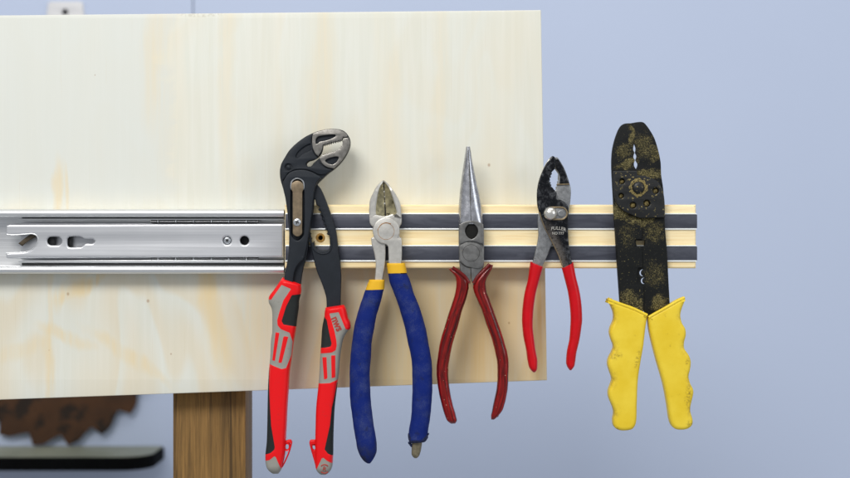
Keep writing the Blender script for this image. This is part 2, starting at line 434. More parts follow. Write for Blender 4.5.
def plate_mesh(outline, f0, f1, bevel=.3, holes=(), raw=False, bres=2):
    """flat piece between depths f0 and f1 (mm) with rounded edges and real holes"""
    cu = bpy.data.curves.new('tmp', 'CURVE'); cu.dimensions = '2D'; cu.fill_mode = 'BOTH'
    th = (f1-f0)*.001; bv = min(bevel*.001, th*.49)
    cu.extrude = th/2-bv; cu.bevel_depth = bv; cu.bevel_resolution = bres; cu.offset = -bv
    for k, pl in enumerate([outline]+list(holes)):
        pts = [tuple(p[:2]) for p in pl] if raw else smooth(pl)
        want = 1 if k == 0 else -1
        pts = [((x-425)*S*K, (239-y)*S*K) for x, y in pts]
        if sarea(pts)*want < 0: pts = pts[::-1]
        sp = cu.splines.new('POLY'); sp.points.add(len(pts)-1); sp.use_cyclic_u = True
        for q, (x, y) in zip(sp.points, pts): q.co = (x, y, 0, 1)
    o = bpy.data.objects.new('tmp', cu); COL.objects.link(o)
    dg = bpy.context.evaluated_depsgraph_get(); dg.update()
    me = bpy.data.meshes.new_from_object(o.evaluated_get(dg))
    bpy.data.objects.remove(o); bpy.data.curves.remove(cu)
    co = np.empty(len(me.vertices)*3); me.vertices.foreach_get('co', co); co = co.reshape(-1,3)
    mid = (f0+f1)*.0005
    new = np.stack([co[:,0]-ORG.x, -(co[:,2]+mid)-ORG.y, co[:,1]-ORG.z], 1)
    me.vertices.foreach_set('co', new.ravel())
    bm = bmesh.new(); bm.from_mesh(me); bmesh.ops.remove_doubles(bm, verts=bm.verts, dist=1e-6)
    bmesh.ops.recalc_face_normals(bm, faces=bm.faces); bm.to_mesh(me); bm.free()
    me.materials.clear()
    return me
def plate(name, parent, mat, outline, f0, f1, bevel=.3, holes=(), raw=False, bres=2):
    return finish(name, plate_mesh(outline, f0, f1, bevel, holes, raw, bres), mat, parent)

def catmull_rows(rows, step=1.0):
    A = np.array(rows, float); n = len(A)
    mid = np.stack([(A[:,0]+A[:,2])/2, (A[:,1]+A[:,3])/2], 1)
    t = np.concatenate([[0], np.cumsum(np.maximum(np.linalg.norm(np.diff(mid, axis=0), axis=1), .4))])
    d = np.gradient(A, t, axis=0)
    # monotone limit so that nothing overshoots
    sl = np.diff(A, axis=0)/np.diff(t)[:,None]
    for j in range(A.shape[1]):
        for i in range(n):
            a = sl[i-1,j] if i > 0 else sl[0,j]; b = sl[i,j] if i < n-1 else sl[-1,j]
            if a*b <= 0 and 0 < i < n-1: d[i,j] = 0
            else:
                lim = 3*min(abs(a), abs(b)); d[i,j] = max(-lim, min(lim, d[i,j]))
    out = []
    for i in range(n-1):
        L = t[i+1]-t[i]; m = max(1, int(math.ceil(L/step)))
        for k in range(m):
            s = k/m; out.append((2*s**3-3*s**2+1)*A[i]+(s**3-2*s**2+s)*L*d[i]+(-2*s**3+3*s**2)*A[i+1]+(s**3-s**2)*L*d[i+1])
    out.append(A[-1]); return np.array(out)

def sdf(px, py, poly):
    """signed distance, positive inside"""
    p = np.array([q[:2] for q in poly], float); q = np.roll(p, -1, axis=0)
    X = np.stack([px, py], 1)[:,None,:]
    e = q-p; w = X-p[None]; h = np.clip((w*e).sum(2)/((e*e).sum(1)+1e-12), 0, 1)
    dist = np.linalg.norm(w-e[None]*h[...,None], axis=2).min(1)
    c1 = (p[None,:,1] > X[...,1]) != (q[None,:,1] > X[...,1])
    xi = p[:,0]+(X[...,1]-p[:,1])*(q[:,0]-p[:,0])/np.where(np.abs(q[:,1]-p[:,1])<1e-9, 1e-9, q[:,1]-p[:,1])
    inside = (c1 & (X[...,0] < xi)).sum(1) % 2 == 1
    return np.where(inside, dist, -dist)

def loft_mesh(rows, hd, fc=0.0, ex=2.4, na=44, step=1.0, tip=None, zones=(), relief=(), wob=0.0, ends=(0,0)):
    """closed solid between left and right edges; rows = (xl,yl,xr,yr[,hd[,ex]])"""
    R = [tuple(r)+((hd,) if len(r) < 5 else ())+((ex,) if len(r) < 6 else ()) for r in rows]
    R = catmull_rows(R, step)
    # round the ends in depth over ends=(top,bottom) units
    mid = np.stack([(R[:,0]+R[:,2])/2, (R[:,1]+R[:,3])/2], 1)
    t = np.concatenate([[0], np.cumsum(np.linalg.norm(np.diff(mid, axis=0), axis=1))])
    for e, tt in ((ends[0], t), (ends[1], t[-1]-t)):
        if e > 0:
            u = np.clip(tt/e, 0, 1); R[:,4] *= np.maximum(.12, np.sqrt(1-(1-u)**2))
    a = np.arange(na)*2*math.pi/na
    ca, sa = np.cos(a), np.sin(a)
    n = len(R); V = np.empty((n, na, 3)); PX = np.empty((n, na, 2))
    for i in range(n):
        xl, yl, xr, yr, h, e = R[i]
        u = np.sign(ca)*np.abs(ca)**(2/e); v = np.sign(sa)*np.abs(sa)**(2/e)
        x = (xl+xr)/2+u*(xr-xl)/2; y = (yl+yr)/2+u*(yr-yl)/2
        PX[i,:,0] = x; PX[i,:,1] = y; V[i,:,1] = fc+v*h
    px = PX.reshape(-1,2); f = V[...,1].reshape(-1).copy()
    zs = {}
    for (att, polys) in zones:
        zs[att] = np.max([sdf(px[:,0], px[:,1], pl) for pl in polys], 0)
    for (att, hmm, soft) in relief:
        f += np.sign(f-fc)*hmm*np.clip(zs[att]/soft*.5+.5, 0, 1)*np.minimum(1, np.abs(f-fc)/(hd*.5))
    if wob:
        rg = np.random.RandomState(3); ph = rg.rand(6)*6
        f += wob*np.sin(px[:,1]*.35+ph[0]); px[:,0] += wob*.8*np.sin(px[:,1]*.22+ph[1])+wob*.4*np.sin(px[:,1]*.61+ph[2])
    co = np.stack([(px[:,0]-425)*S*K-ORG.x, -f*.001-ORG.y, (239-px[:,1])*S*K-ORG.z], 1)
    faces = []
    for i in range(n-1):
        for j in range(na):
            j2 = (j+1) % na
            faces.append((i*na+j, i*na+j2, (i+1)*na+j2, (i+1)*na+j))
    faces.append(tuple(range(na))); faces.append(tuple((n-1)*na+j for j in range(na))[::-1])
    me = bpy.data.meshes.new('loft'); me.from_pydata([tuple(c) for c in co], [], faces)
    zs['across'] = np.tile(np.cos(a), n); zs['along'] = np.repeat(t, na)
    for att, v in zs.items():
        at = me.attributes.new(att, 'FLOAT', 'POINT'); at.data.foreach_set('value', v.astype(np.float32))
    bm = bmesh.new(); bm.from_mesh(me); bmesh.ops.recalc_face_normals(bm, faces=bm.faces); bm.to_mesh(me); bm.free()
    return me
def loft(name, parent, mat, rows, hd, **kw):
    return finish(name, loft_mesh(rows, hd, **kw), mat, parent, 50)

def dome(name, parent, mat, cx, cy, r, f0, h, n=32, rings=7, flat=.0):
    bm = bmesh.new(); prev = None
    for i in range(rings+1):
        a = i/rings*math.pi/2; rr = r*(flat+(1-flat)*math.cos(a)) if i < rings else max(r*flat, 1e-4); ff = f0+h*math.sin(a)
        ring = [bm.verts.new(P(cx+rr*math.cos(2*math.pi*k/n), cy+rr*math.sin(2*math.pi*k/n), ff)) for k in range(n)]
        if prev:
            for k in range(n): bm.faces.new((prev[k], prev[(k+1)%n], ring[(k+1)%n], ring[k]))
        else: bm.faces.new(ring)
        prev = ring
    bm.faces.new(prev)
    bmesh.ops.recalc_face_normals(bm, faces=bm.faces)
    me = bpy.data.meshes.new(name); bm.to_mesh(me); bm.free()
    return finish(name, me, mat, parent, 40)
def ring(name, parent, mat, cx, cy, r0, r1, f0, f1, bevel=.2):
    return plate(name, parent, mat, circ(cx, cy, r1), f0, f1, bevel, [circ(cx, cy, r0)], raw=True)
def wire(name, parent, mat, pts, r_mm, f, smoothit=True, na=8, closed=False):
    """thin bead along a path at depth f (number or list)"""
    pts = smooth(pts, 1.0, closed) if smoothit else [tuple(p[:2]) for p in pts]
    n = len(pts); bm = bmesh.new(); rings = []
    for i, p in enumerate(pts):
        q0 = pts[(i-1) % n if closed else max(0, i-1)]; q1 = pts[(i+1) % n if closed else min(n-1, i+1)]
        d = np.array(q1)-np.array(q0); d = d/(np.linalg.norm(d)+1e-9); nn = (-d[1], d[0])
        rr = r_mm/(S*1000*K)
        rings.append([bm.verts.new(P(p[0]+nn[0]*rr*math.cos(2*math.pi*k/na), p[1]+nn[1]*rr*math.cos(2*math.pi*k/na), f+r_mm*math.sin(2*math.pi*k/na))) for k in range(na)])
    for i in range(n if closed else n-1):
        A, B = rings[i], rings[(i+1) % n]
        for k in range(na): bm.faces.new((A[k], A[(k+1)%na], B[(k+1)%na], B[k]))
    if not closed: bm.faces.new(rings[0]); bm.faces.new(rings[-1])
    bmesh.ops.recalc_face_normals(bm, faces=bm.faces)
    me = bpy.data.meshes.new(name); bm.to_mesh(me); bm.free()
    return finish(name, me, mat, parent, 60)
def box_mesh(x0, x1, y0, y1, f0, f1, bev=.2, seg=2):
    bm = bmesh.new(); vs = [bm.verts.new(P(x, y, f)) for x in (x0,x1) for y in (y0,y1) for f in (f0,f1)]
    for q in ((0,1,3,2),(4,6,7,5),(0,4,5,1),(2,3,7,6),(0,2,6,4),(1,5,7,3)): bm.faces.new([vs[i] for i in q])
    bmesh.ops.recalc_face_normals(bm, faces=bm.faces)
    if bev: bmesh.ops.bevel(bm, geom=bm.edges[:], offset=bev*.001, segments=seg, affect='EDGES', profile=.5)
    me = bpy.data.meshes.new('box'); bm.to_mesh(me); bm.free(); return me
def box(name, parent, mat, *a, **k): return finish(name, box_mesh(*a, **k), mat, parent, 30)

def letters(name, parent, mat, body, cx, cy, height, angle, targets, lift=.12, depth=.12, squeeze=1.0, bold=0.0, arc=None):
    """real raised lettering laid on the front surface of the target meshes"""
    cu = bpy.data.curves.new('t', 'FONT'); cu.body = body; cu.align_x = 'CENTER'; cu.align_y = 'CENTER'
    cu.size = 1.0; cu.offset = bold; cu.resolution_u = 3
    o = bpy.data.objects.new('t', cu); COL.objects.link(o)
    dg = bpy.context.evaluated_depsgraph_get(); dg.update()
    me = bpy.data.meshes.new_from_object(o.evaluated_get(dg))
    bpy.data.objects.remove(o); bpy.data.curves.remove(cu); me.materials.clear()
    bm = bmesh.new(); bm.from_mesh(me)
    bmesh.ops.triangulate(bm, faces=bm.faces)
    bmesh.ops.subdivide_edges(bm, edges=[e for e in bm.edges if e.calc_length() > .15], cuts=2)
    trees = [BVHTree.FromPolygons([v.co.copy() for v in t.data.vertices], [tuple(p.vertices) for p in t.data.polygons]) for t in targets]
    ca, sa = math.cos(angle), math.sin(angle)
    def surf(x, y):
        best = None
        for t in trees:
            h = t.ray_cast(P(x, y, 60), Vector((0,1,0)))
            if h[0] is not None and (best is None or h[0].y < best): best = h[0].y
        return best
    for v in bm.verts:
        u, q = v.co.x*height*squeeze/.7, v.co.y*height/.7
        if arc: q -= u*u*arc
        x = cx+u*ca+q*sa; y = cy+u*sa-q*ca
        s = surf(x, y)
        p = P(x, y, 0); v.co = (p.x, (s if s is not None else surf(cx, cy))-lift*.001, p.z)
    me2 = bpy.data.meshes.new(name); bm.to_mesh(me2); bm.free()
    bpy.data.meshes.remove(me)
    bm = bmesh.new(); bm.from_mesh(me2)
    r = bmesh.ops.extrude_face_region(bm, geom=bm.faces[:])
    for g in r['geom']:
        if isinstance(g, bmesh.types.BMVert): g.co.y += depth*.001
    bmesh.ops.recalc_face_normals(bm, faces=bm.faces); bm.to_mesh(me2); bm.free()
    return finish(name, me2, mat, parent, 30)

# ================================================================== setting
WALL_Y = 0.60
def raw_mesh(name, verts, faces, mat, parent=None):
    me = bpy.data.meshes.new(name); me.from_pydata(verts, [], faces)
    bm = bmesh.new(); bm.from_mesh(me); bmesh.ops.recalc_face_normals(bm, faces=bm.faces); bm.to_mesh(me); bm.free()
    return finish(name, me, mat, parent, 30)
ORG = Vector((0,0,0)); K = 1.0
# two wall panels meeting in a fine seam
sx = (193-425)*S*(D+WALL_Y)/D
bm = bmesh.new()
for (x0, x1) in ((-2.2, sx-.0006), (sx+.0006, 2.2)):
    bmesh.ops.create_cube(bm, size=1, matrix=Matrix.Translation(((x0+x1)/2, WALL_Y+.01, .2)) @ Matrix.Diagonal((x1-x0, .02, 2.6, 1)))
bmesh.ops.create_cube(bm, size=1, matrix=Matrix.Translation((0, WALL_Y+.04, .2)) @ Matrix.Diagonal((4.4, .03, 2.6, 1)))
me = bpy.data.meshes.new('wall'); bm.to_mesh(me); bm.free()
wall = finish('wall', me, M['wall'], None, 30); wall['kind'] = 'structure'
wall['label'] = 'pale blue-grey painted wall behind everything'; wall['category'] = 'wall'

# plywood board, sawn slightly out of square
setk(-24)
t = thing('plywood_board', 270, 400, -24, 'large cream plywood sheet behind the rail, pale grain with tan streaks', 'board')
bd = plate('panel', t, M['ply'], C((-150,16.8),(541,10),(547,380.3),(-150,405.1)), -42, -24, .5)
bd.data.materials.append(M['ply_edge'])
for p in bd.data.polygons:
    if abs(p.normal.y) < .3: p.material_index = 1

setk(-43)
t = thing('wooden_post', 210, 760, -43, 'brown stained timber post below the plywood board, rough upright grain', 'post')
box('timber', t, M['post'], 173, 245.6, 300, 760, -88, -43, bev=1.0)

# shelf on the wall
yf = (D+WALL_Y)*207/218-D; zt = -207*S*(D+WALL_Y)/D; zb = -232*S*(D+yf)/D; xr = (156-425)*S*(D+yf+.035)/D
ORG = Vector((0,0,0)); K = 1.0
sh = bpy.data.objects.new('wall_shelf', None); COL.objects.link(sh); sh.location = (-.5, WALL_Y, zb)
sh['label'] = 'dark edged shelf with rounded corner under the rusty saw blade'; sh['category'] = 'shelf'
def prism_z(name, plan, z0, z1, mat, parent, bev):
    global ORG
    ORG = Vector(parent.location)
    bm = bmesh.new(); lo = [bm.verts.new(Vector((x,y,z0))-ORG) for x,y in plan]; hi = [bm.verts.new(Vector((x,y,z1))-ORG) for x,y in plan]
    n = len(plan); bm.faces.new(lo[::-1]); bm.faces.new(hi)
    for i in range(n): bm.faces.new((lo[i], lo[(i+1)%n], hi[(i+1)%n], hi[i]))
    bmesh.ops.recalc_face_normals(bm, faces=bm.faces)
    if bev:
        ed = [e for e in bm.edges if abs(e.verts[0].co.z-e.verts[1].co.z) < 1e-6]
        bmesh.ops.bevel(bm, geom=ed, offset=bev, segments=2, affect='EDGES')
    me = bpy.data.meshes.new(name); bm.to_mesh(me); bm.free()
    return finish(name, me, mat, parent, 30)
def shelf_plan(ins):
    r = .034; cx = xr-r; cy = yf+r
    pts = [(-1.0, WALL_Y-.0005), (-1.0, yf+ins)]
    pts += [(cx+(r-ins)*math.sin(a), cy-(r-ins)*math.cos(a)) for a in [i*math.pi/2/10 for i in range(11)]]
    pts += [(xr-ins, WALL_Y-.0005)]
    return pts
prism_z('panel', shelf_plan(0), zb, zt-.0006, M['shelf_black'], sh, .001)
prism_z('top_surface', shelf_plan(.0012), zt-.0005, zt, M['shelf_top'], sh, 0)

# rusted circular saw blade standing on the shelf against the wall
setk(-(WALL_Y-.008)*1000)
zc = zt; 
cyb = 239-(zt/(S*K))-113.4
t = thing('circular_saw_blade', 51.5, cyb+113, -(WALL_Y-.008)*1000, 'rusty brown circular saw blade with coarse teeth standing on the shelf', 'saw blade')
NT = 20; out = []
for i in range(NT):
    a0 = -i/NT*2*math.pi + math.radians(81.2)
    prof = ((0,113),(4.6,111.2),(6.6,109.3),(8.6,106.8),(10.6,104.4),(12.5,102.8),(13.8,101.6),(14.9,101.8),(15.7,104.2),(16.8,108.6))
    for deg, r in prof:
        a = a0-math.radians(deg); out.append((a, r))
bm = bmesh.new(); fr, bk = -(WALL_Y-.011)*1000, -(WALL_Y-.0085)*1000; rows = []
for a, r in out:
    q = lambda rr, f: bm.verts.new(P(51.5+rr*math.cos(a), cyb+rr*math.sin(a), f))
    rows.append([q(14,bk), q(14,fr), q(60,fr), q(98,fr), q(r-.5,fr), q(r,fr-.4), q(r,bk)])
for i in range(len(rows)):
    A, B = rows[i], rows[(i+1) % len(rows)]
    for k in range(7): bm.faces.new((A[k], A[(k+1)%7], B[(k+1)%7], B[k]))
bmesh.ops.recalc_face_normals(bm, faces=bm.faces)
me = bpy.data.meshes.new('blade'); bm.to_mesh(me); bm.free()
finish('blade', me, M['rust'], t, 30)

setk(-(WALL_Y-.003)*1000)
t = thing('wall_bracket', 65.5, 40, -(WALL_Y-.0005)*1000, 'small white metal bracket plate with one screw hole above the board', 'bracket')
plate('plate', t, M['bracket'], smooth([(48,3),(50,1.6),(81,1.6),(83,3),(83,40),(48,40)], 3), -(WALL_Y-.0004)*1000, -(WALL_Y-.0034)*1000, .4, [circ(65,12,3.2)], raw=True)
plate('screw', t, M['hole_dark'], circ(65,12,2.9), -(WALL_Y-.0003)*1000, -(WALL_Y-.0012)*1000, .1, raw=True)  # dark disc filling the bracket hole

# ================================================================== drawer slide
setk(-11)
t = thing('drawer_slide', 130, 272, -23.8, 'zinc plated ball-bearing drawer slide fixed across the plywood', 'drawer slide')
def sweep_profile(name, parent, mat, prof, x0, x1, th):
    """bent sheet: profile of (y units, f mm), thickness th mm, extruded along x"""
    pr = [np.array((p[0]*S*1000*K, p[1])) for p in prof]; n = len(pr); off = []
    for i in range(n):
        d0 = pr[i]-pr[max(0,i-1)]; d1 = pr[min(n-1,i+1)]-pr[i]
        d = d0/(np.linalg.norm(d0)+1e-9)+d1/(np.linalg.norm(d1)+1e-9); d /= np.linalg.norm(d)
        off.append(pr[i]+np.array((-d[1], d[0]))*th)
    loop = [(p[0]/(S*1000*K), p[1]) for p in pr]+[(p[0]/(S*1000*K), p[1]) for p in off[::-1]]
    bm = bmesh.new(); A = [bm.verts.new(P(x0, y, f)) for y, f in loop]; B = [bm.verts.new(P(x1, y, f)) for y, f in loop]
    m = len(loop)
    for i in range(m): bm.faces.new((A[i], A[(i+1)%m], B[(i+1)%m], B[i]))
    for i in range(n-1):
        bm.faces.new((A[i], A[i+1], A[m-2-i], A[m-1-i])); bm.faces.new((B[i], B[i+1], B[m-2-i], B[m-1-i]))
    bmesh.ops.recalc_face_normals(bm, faces=bm.faces)
    me = bpy.data.meshes.new(name); bm.to_mesh(me); bm.free()
    return finish(name, me, mat, parent, 35)
def arc(cy, cf, r_y, r_f, a0, a1, n=7):
    return [(cy+r_y*math.cos(math.radians(a0+(a1-a0)*i/n)), cf+r_f*math.sin(math.radians(a0+(a1-a0)*i/n))) for i in range(n+1)]
XL, XR = -140, 284
top = [(216.1,-13.2)] + arc(213.4,-12.4, 2.9,3.4, 20, 180) + [(210.4,-20)] + arc(212,-22, 1.6,1.4, 180, 270, 3)
bot = [(271.2,-23.4)] + arc(271.2,-22, 1.6,1.4, 270, 360, 3)[1:] + [(272.8,-20)] + arc(269.8,-12.4, 2.9,3.4, 0, 160) + [(267.0,-13.2)]
sweep_profile('outer_channel', t, M['zinc_lip'], top+bot, XL, XR, -.9)
# middle channel shows as the two thin lips
for y0, y1 in ((218.5,219.9),(260.2,262.9)): box('middle_channel', t, M['zinc_lip'], 17.5, XR-.6, y0, y1, -19.5, -13.6, bev=.35)
for x0, x1, y0, y1 in ((46,53.5,236,246),(66.5,70.5,236,247.5)): box('slot_shade_plate', t, M['dark_gap'], x0, x1, y0, y1, -18.2, -14.8, bev=.3)  # added dark plates, painted shade behind the left part of each slot
# inner channel: face plate with its hook cut-out, slots and holes
hook = [(6.2,225.6,1),(9,224.6),(20,224.5),(100,224.2),(200,223.9),(283.4,223.7,1),(283.4,257.2,1),(200,257.5),(100,257.8),(20,258.3),(9,258.6),(6.2,257.6,1),
        (6.2,253.2,1),(11,252.5),(20,252.2),(28,251),(34,247.5),(37.6,241.5),(37,236.5),(33,234.2),(26,234.8),(18,235.2),(12,235.4),(6.2,234.8,1)]
key = [(67.6,238.8),(69,237),(79,236.6),(82,237.5),(84.6,239.2),(93,239.2),(94.6,240.6),(94.4,242.3),(92.6,243.4),(85.5,243.6),(82,246.4),(79,247),(69,247),(67.6,245.2)]
inner = plate('inner_channel', t, M['zinc'], hook, -13.0, -10.2, 1.3, [smooth(stadium(51.5,57.5,241,4.2),2), key, circ(227.1,240.5,4.2), circ(244.5,240.5,4.4)], bres=3)
wire('rolled_edge', inner, M['zinc_lip'], [(7,234.4),(12,235),(18,234.8),(26,234.2),(33,233.8),(37.4,236.4),(38,241.5),(34.6,247.6),(28.4,251.3),(20,252.6),(11,252.9),(7,253.3)], .55, -10.6)
box('backing', t, M['zinc'], 18, XR-.8, 222.8, 259.2, -19.4, -18.4, bev=.2)
for a, b_ in ((215.0,218.4),(263.0,268.2)): box('race_gap_shade', t, M['dark_gap'], 20.5, XR-1, a, b_, -16.2, -14.6, bev=.1)  # black strips stand in for the shade between the channel lips
loft('release_lever', t, M['lever'], [(17,243.5,21,246.2),(22,239.5,26,242),(29,234.5,31.5,238.5),(33,233,35,237)], .8, fc=-14.6, ex=4, ends=(1,1))
dome('screw', t, M['screw_zinc'], 227.1, 240.5, 4.0, -12.6, 1.6, flat=.55)
plate('screw_socket_shade', t, M['dark_gap'], circ(227.1,240.5,1.5,n=6), -11.1, -10.9, .05, raw=True)
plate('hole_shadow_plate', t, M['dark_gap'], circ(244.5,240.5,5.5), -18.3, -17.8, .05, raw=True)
for yy, nm in ((221.5,'a'), (258.9,'b')):
    for x in (157.4,175.2,193,210.8,228.2,246):
        dome('ball', t, M['ball'], x, yy+.0, 1.5, -14.6, 2.2, n=16, rings=5)
    box('ball_cage', t, M['dark_gap'], 150, 258, yy-1.5, yy+1.5, -15.4, -14.3, bev=.15); wire('cage_wire', t, M['zinc_lip'], [(150,yy),(258,yy)], .22, -14.1, smoothit=False)  # cage coloured black to paint the dark pockets between the balls

# ================================================================== magnetic rail
setk(-7)
t = thing('magnetic_tool_rail', 490, 268.5, -15, 'pine rail with two dark magnetic strips, carrying the hand tools', 'tool rail')
h = box
bt = plate('wood_batten', t, M['pine'], C((284.6,204.6),(696.4,204.6),(696.4,268.4),(284.6,268.4)), -23.8, -8.2, 1.5, [circ(320.3,237.8,2.7)], bres=4)
plate('hole_bottom', bt, M['hole_dark'], circ(320.3,237.8,3.2), -23.6, -20, .1, raw=True)
ring('hole_rim', bt, M['brass_ring'], 320.3, 237.8, 2.5, 4.6, -8.4, -7.9, .15)
for (a, b_) in ((213.2,229.8), (245.2,261.8)):
    ms = box('magnet_strip', t, M['magnet'], 285.2, 697.4, a+1.3, b_-1.3, -12, -7.5, bev=.45)
    box('steel_edge', ms, M['steel_edge'], 285.2, 696.8, a, a+1.22, -12, -7.0, bev=.25)
    box('steel_edge', ms, M['steel_edge'], 285.2, 696.8, b_-1.5, b_, -12, -7.0, bev=.25)

# ================================================================== 1. water pump pliers
setk(4)
t = thing('water_pump_pliers', 300, 474, 0, 'black water-pump pliers with red and grey grips, leftmost tool on the rail', 'pliers')
gap_up = [(344.6,138.0,1),(343.2,136.9,1),(341.7,140,1)]+zig((341.7,141),(330.6,143.6),5,1.5)+zig((330.4,143.8),(322.4,146.2),4,1.5)+[(321.6,151),(318.4,156.2),(312.3,160),(309,160.9),(306,163.4),(307,166),(311,166),(313,163.2),(317.8,159)]
gap_lo = zig((322.4,154.2),(334,150.6),6,1.5)+[(337,149.3)]+zig((338.6,149),(341.4,144),3,1.4)
gap = gap_up+[(320,156.8)]+gap_lo+[(342.4,141,1)]
sil = [(280.2,180),(279.4,171),(280.7,164),(283.3,159),(288.9,150.1),(296.4,142.6),(305.2,136.3),(312.8,132.6),(321.6,129.8),(330.4,128.5),(337.9,128.8),(344.2,131),(348.6,136.3),(350.1,142.6),(348.6,149.5),(344.2,157.7),(339.2,164),(334.1,168.7),(327.8,173.4),(321.6,179),
       (316.5,185),(314,196),(312.8,210),(310.9,221.5),(309.3,232.8),(308.2,241),(307.4,250),(305.6,259),(303.2,266),(301,277),(299.4,291,1),(284,291,1),(283.6,279),(286.2,265),(288.2,252.5),(288.6,240),(288.6,230),(287.8,221.5),(286.6,210),(285,198.8),(282.6,188.5)]
pocket = [(295.4,156.6),(297.5,152),(304.6,146),(311.4,143.6),(312.4,148),(309,151),(303.5,153.2),(299,157),(296.4,158.4)]
body = plate('jaw_body', t, M['black_oxide'], sil, -6.95, 1.2, .7, [gap])
plate('head_face', body, M['black_oxide'], [(280.9,171),(282,165),(284.4,160),(289.8,151.2),(297,143.6),(305.6,137.3),(312.6,133.8),(311.2,140),(311.9,147.6),(314.7,154.2),(317.4,158.2),(312,160),(309,160.6),(305.6,163.4),(306.8,166.4),(311.4,166.6),(314.6,165),(318,161.6),(322.2,165),(326.8,168),(331.6,169.6),(326,173.6),(319,174.4),(311,171),(303,169.2),(294,170),(288,173),(284.6,178),(282.4,180)], 1.2, 2.4, .45, [pocket, circ(288.3,167.1,3.6)])
upper = [(312.8,133.4,1),(321.6,130.4),(330.4,129.1),(337.9,129.4),(343.6,131.7),(346.6,134.2),(347.2,136.6,1),(344.4,137.3,1),(343.2,136.6,1)]+[(x,y-.15,1) for x,y,*_ in gap_up[2:21]]+[(321.2,150.8),(318.2,156,1),(315.3,153.6),(312.7,147.6),(311.9,140)]
lower = [(318.9,157.9,1),(320.4,157,1)]+[(x,y+.15,1) for x,y,*_ in gap_lo]+[(342.8,141.4,1),(344.4,138.0,1),(348.0,137.4,1),(349.7,142.6),(348.2,149.3),(343.8,157.4),(338.9,163.6),(333.9,168.3,1),(327.8,167.2),(322.9,164.2)]
pk1 = [(315.9,143.9),(315.6,139.8),(317.8,136.5),(325.3,135),(335,134.5),(335.8,135.7),(331.6,138.4),(325.3,140.5),(319.7,141.6),(317.2,143.7)]
pk2 = [(325,160.6),(329.1,157.9),(335.2,156.5),(338.3,156.6),(338.6,157.8),(336.4,162),(332.7,164.4),(329.1,163.8)]
plate('jaw_face', body, M['jaw_steel'], upper, 1.2, 3.4, .4, [pk1])
plate('jaw_face', body, M['jaw_steel'], lower, 1.2, 3.4, .4, [pk2])
for c in [o for o in COL.objects if o.name.startswith('jaw_face') or o.name.startswith('head_face')]: c['label'] = 'bare steel jaw face' if 'jaw' in c.name else 'black head face'
nck = [(283.2,186),(284.6,179),(288.6,173.4),(294,170.6),(303,169.8),(311,171.6),(317,174.6),(321,177.6),(317.4,182),(314.6,190),(313.2,200),(311.8,214),(309.8,228),(307.8,241),(306.6,248),(303.6,259),(298.6,264),(295.2,270),(293.2,280),(292.6,290,1),(284.6,290,1),(284.4,279),(287,265),(289,252.5),(289.4,240),(289.4,230),(288.6,221.5),(287.4,210),(285.8,198.8)]
slot = stadium(297.5,297.5,0,1)  # replaced below
slot = [(291,186),(292,181),(297.5,178.4),(303,181),(304,186),(304,230),(303,236),(297.5,240.4),(292,236),(291,230)]
plate('neck', body, M['black_oxide'], nck, 1.2, 5.2, .9, [slot], bres=3)
plate('slot_floor', body, M['black_oxide'], circ(297.5,209,6.6,31), 1.1, 2.2, .2, raw=True)
ring('washer', t, M['screw_zinc'], 297.5, 184.6, 5.6, 8.2, 2.6, 5.0, .5)
bar = plate('slider_bar', t, M['bronze_bar'], smooth([(292.7,192,1),(291.2,188.5),(292,183.5),(297.5,180.6),(303,183.5),(303.8,188.5),(302.5,192,1),(302.3,228),(302,234),(297.7,236.6),(293.3,234),(292.9,228)],1.5), 2.2, 5.8, .6, raw=True)
sc = dome('screw', t, M['screw_zinc'], 297.3, 222.3, 4.1, 5.7, 1.3, flat=.35)
for a in (0.4, 0.4+math.pi/2):
    dx, dy = math.cos(a)*2.1, math.sin(a)*2.1; nx, ny = -math.sin(a)*.5, math.cos(a)*.5
    plate('screw_slot_shade', sc, M['dark_gap'], C((297.3-dx-nx,222.3-dy-ny),(297.3+dx-nx,222.3+dy-ny),(297.3+dx+nx,222.3+dy+ny),(297.3-dx+nx,222.3-dy+ny)), 6.75, 7.05+(.01 if a > 1 else 0), .05, raw=True)
dome('rivet', t, M['black_oxide'], 288.3, 167.1, 2.6, 1.0, .8)
arm_out = [(311,176,1),(316.5,184),(320.3,188.8),(325.3,200),(329,210),(332.9,221.5),(335.4,230),(336.9,240),(337.9,250),(339.8,262.6),(340.7,277.7),(340.4,290),(340,310,1),(326.2,310,1),(326,299),(324.6,293),(321.6,284),(316.5,271.4),(312.8,257.6),(310.3,246.3),(309.4,240),(307,225),(303,205),(303,185)]
win = [(311,199,1),(314.7,199.4,1)]+[(x,y,1) for x,y,*_ in zig((316.2,205),(328,239),7,-2.3)]+[(329.4,241),(329.4,246.4),(327.6,249.6),(318,249.8),(314.4,246.8),(313.6,241,1)]+[(x,y,1) for x,y,*_ in zig((312.4,243),(309,224),4,-2.2)]+[(308,205,1)]
arm = plate('lower_arm', t, M['black_oxide'], arm_out, -6.95, .9, .9, [win], bres=3)
wire('slot_rim', arm, M['black_oxide'], [(311.6,243),(313.2,248.6),(317,252.4),(322.8,253.8),(328,252.4),(331,248),(331.2,240),(327,226),(320.6,208)], .7, .75)
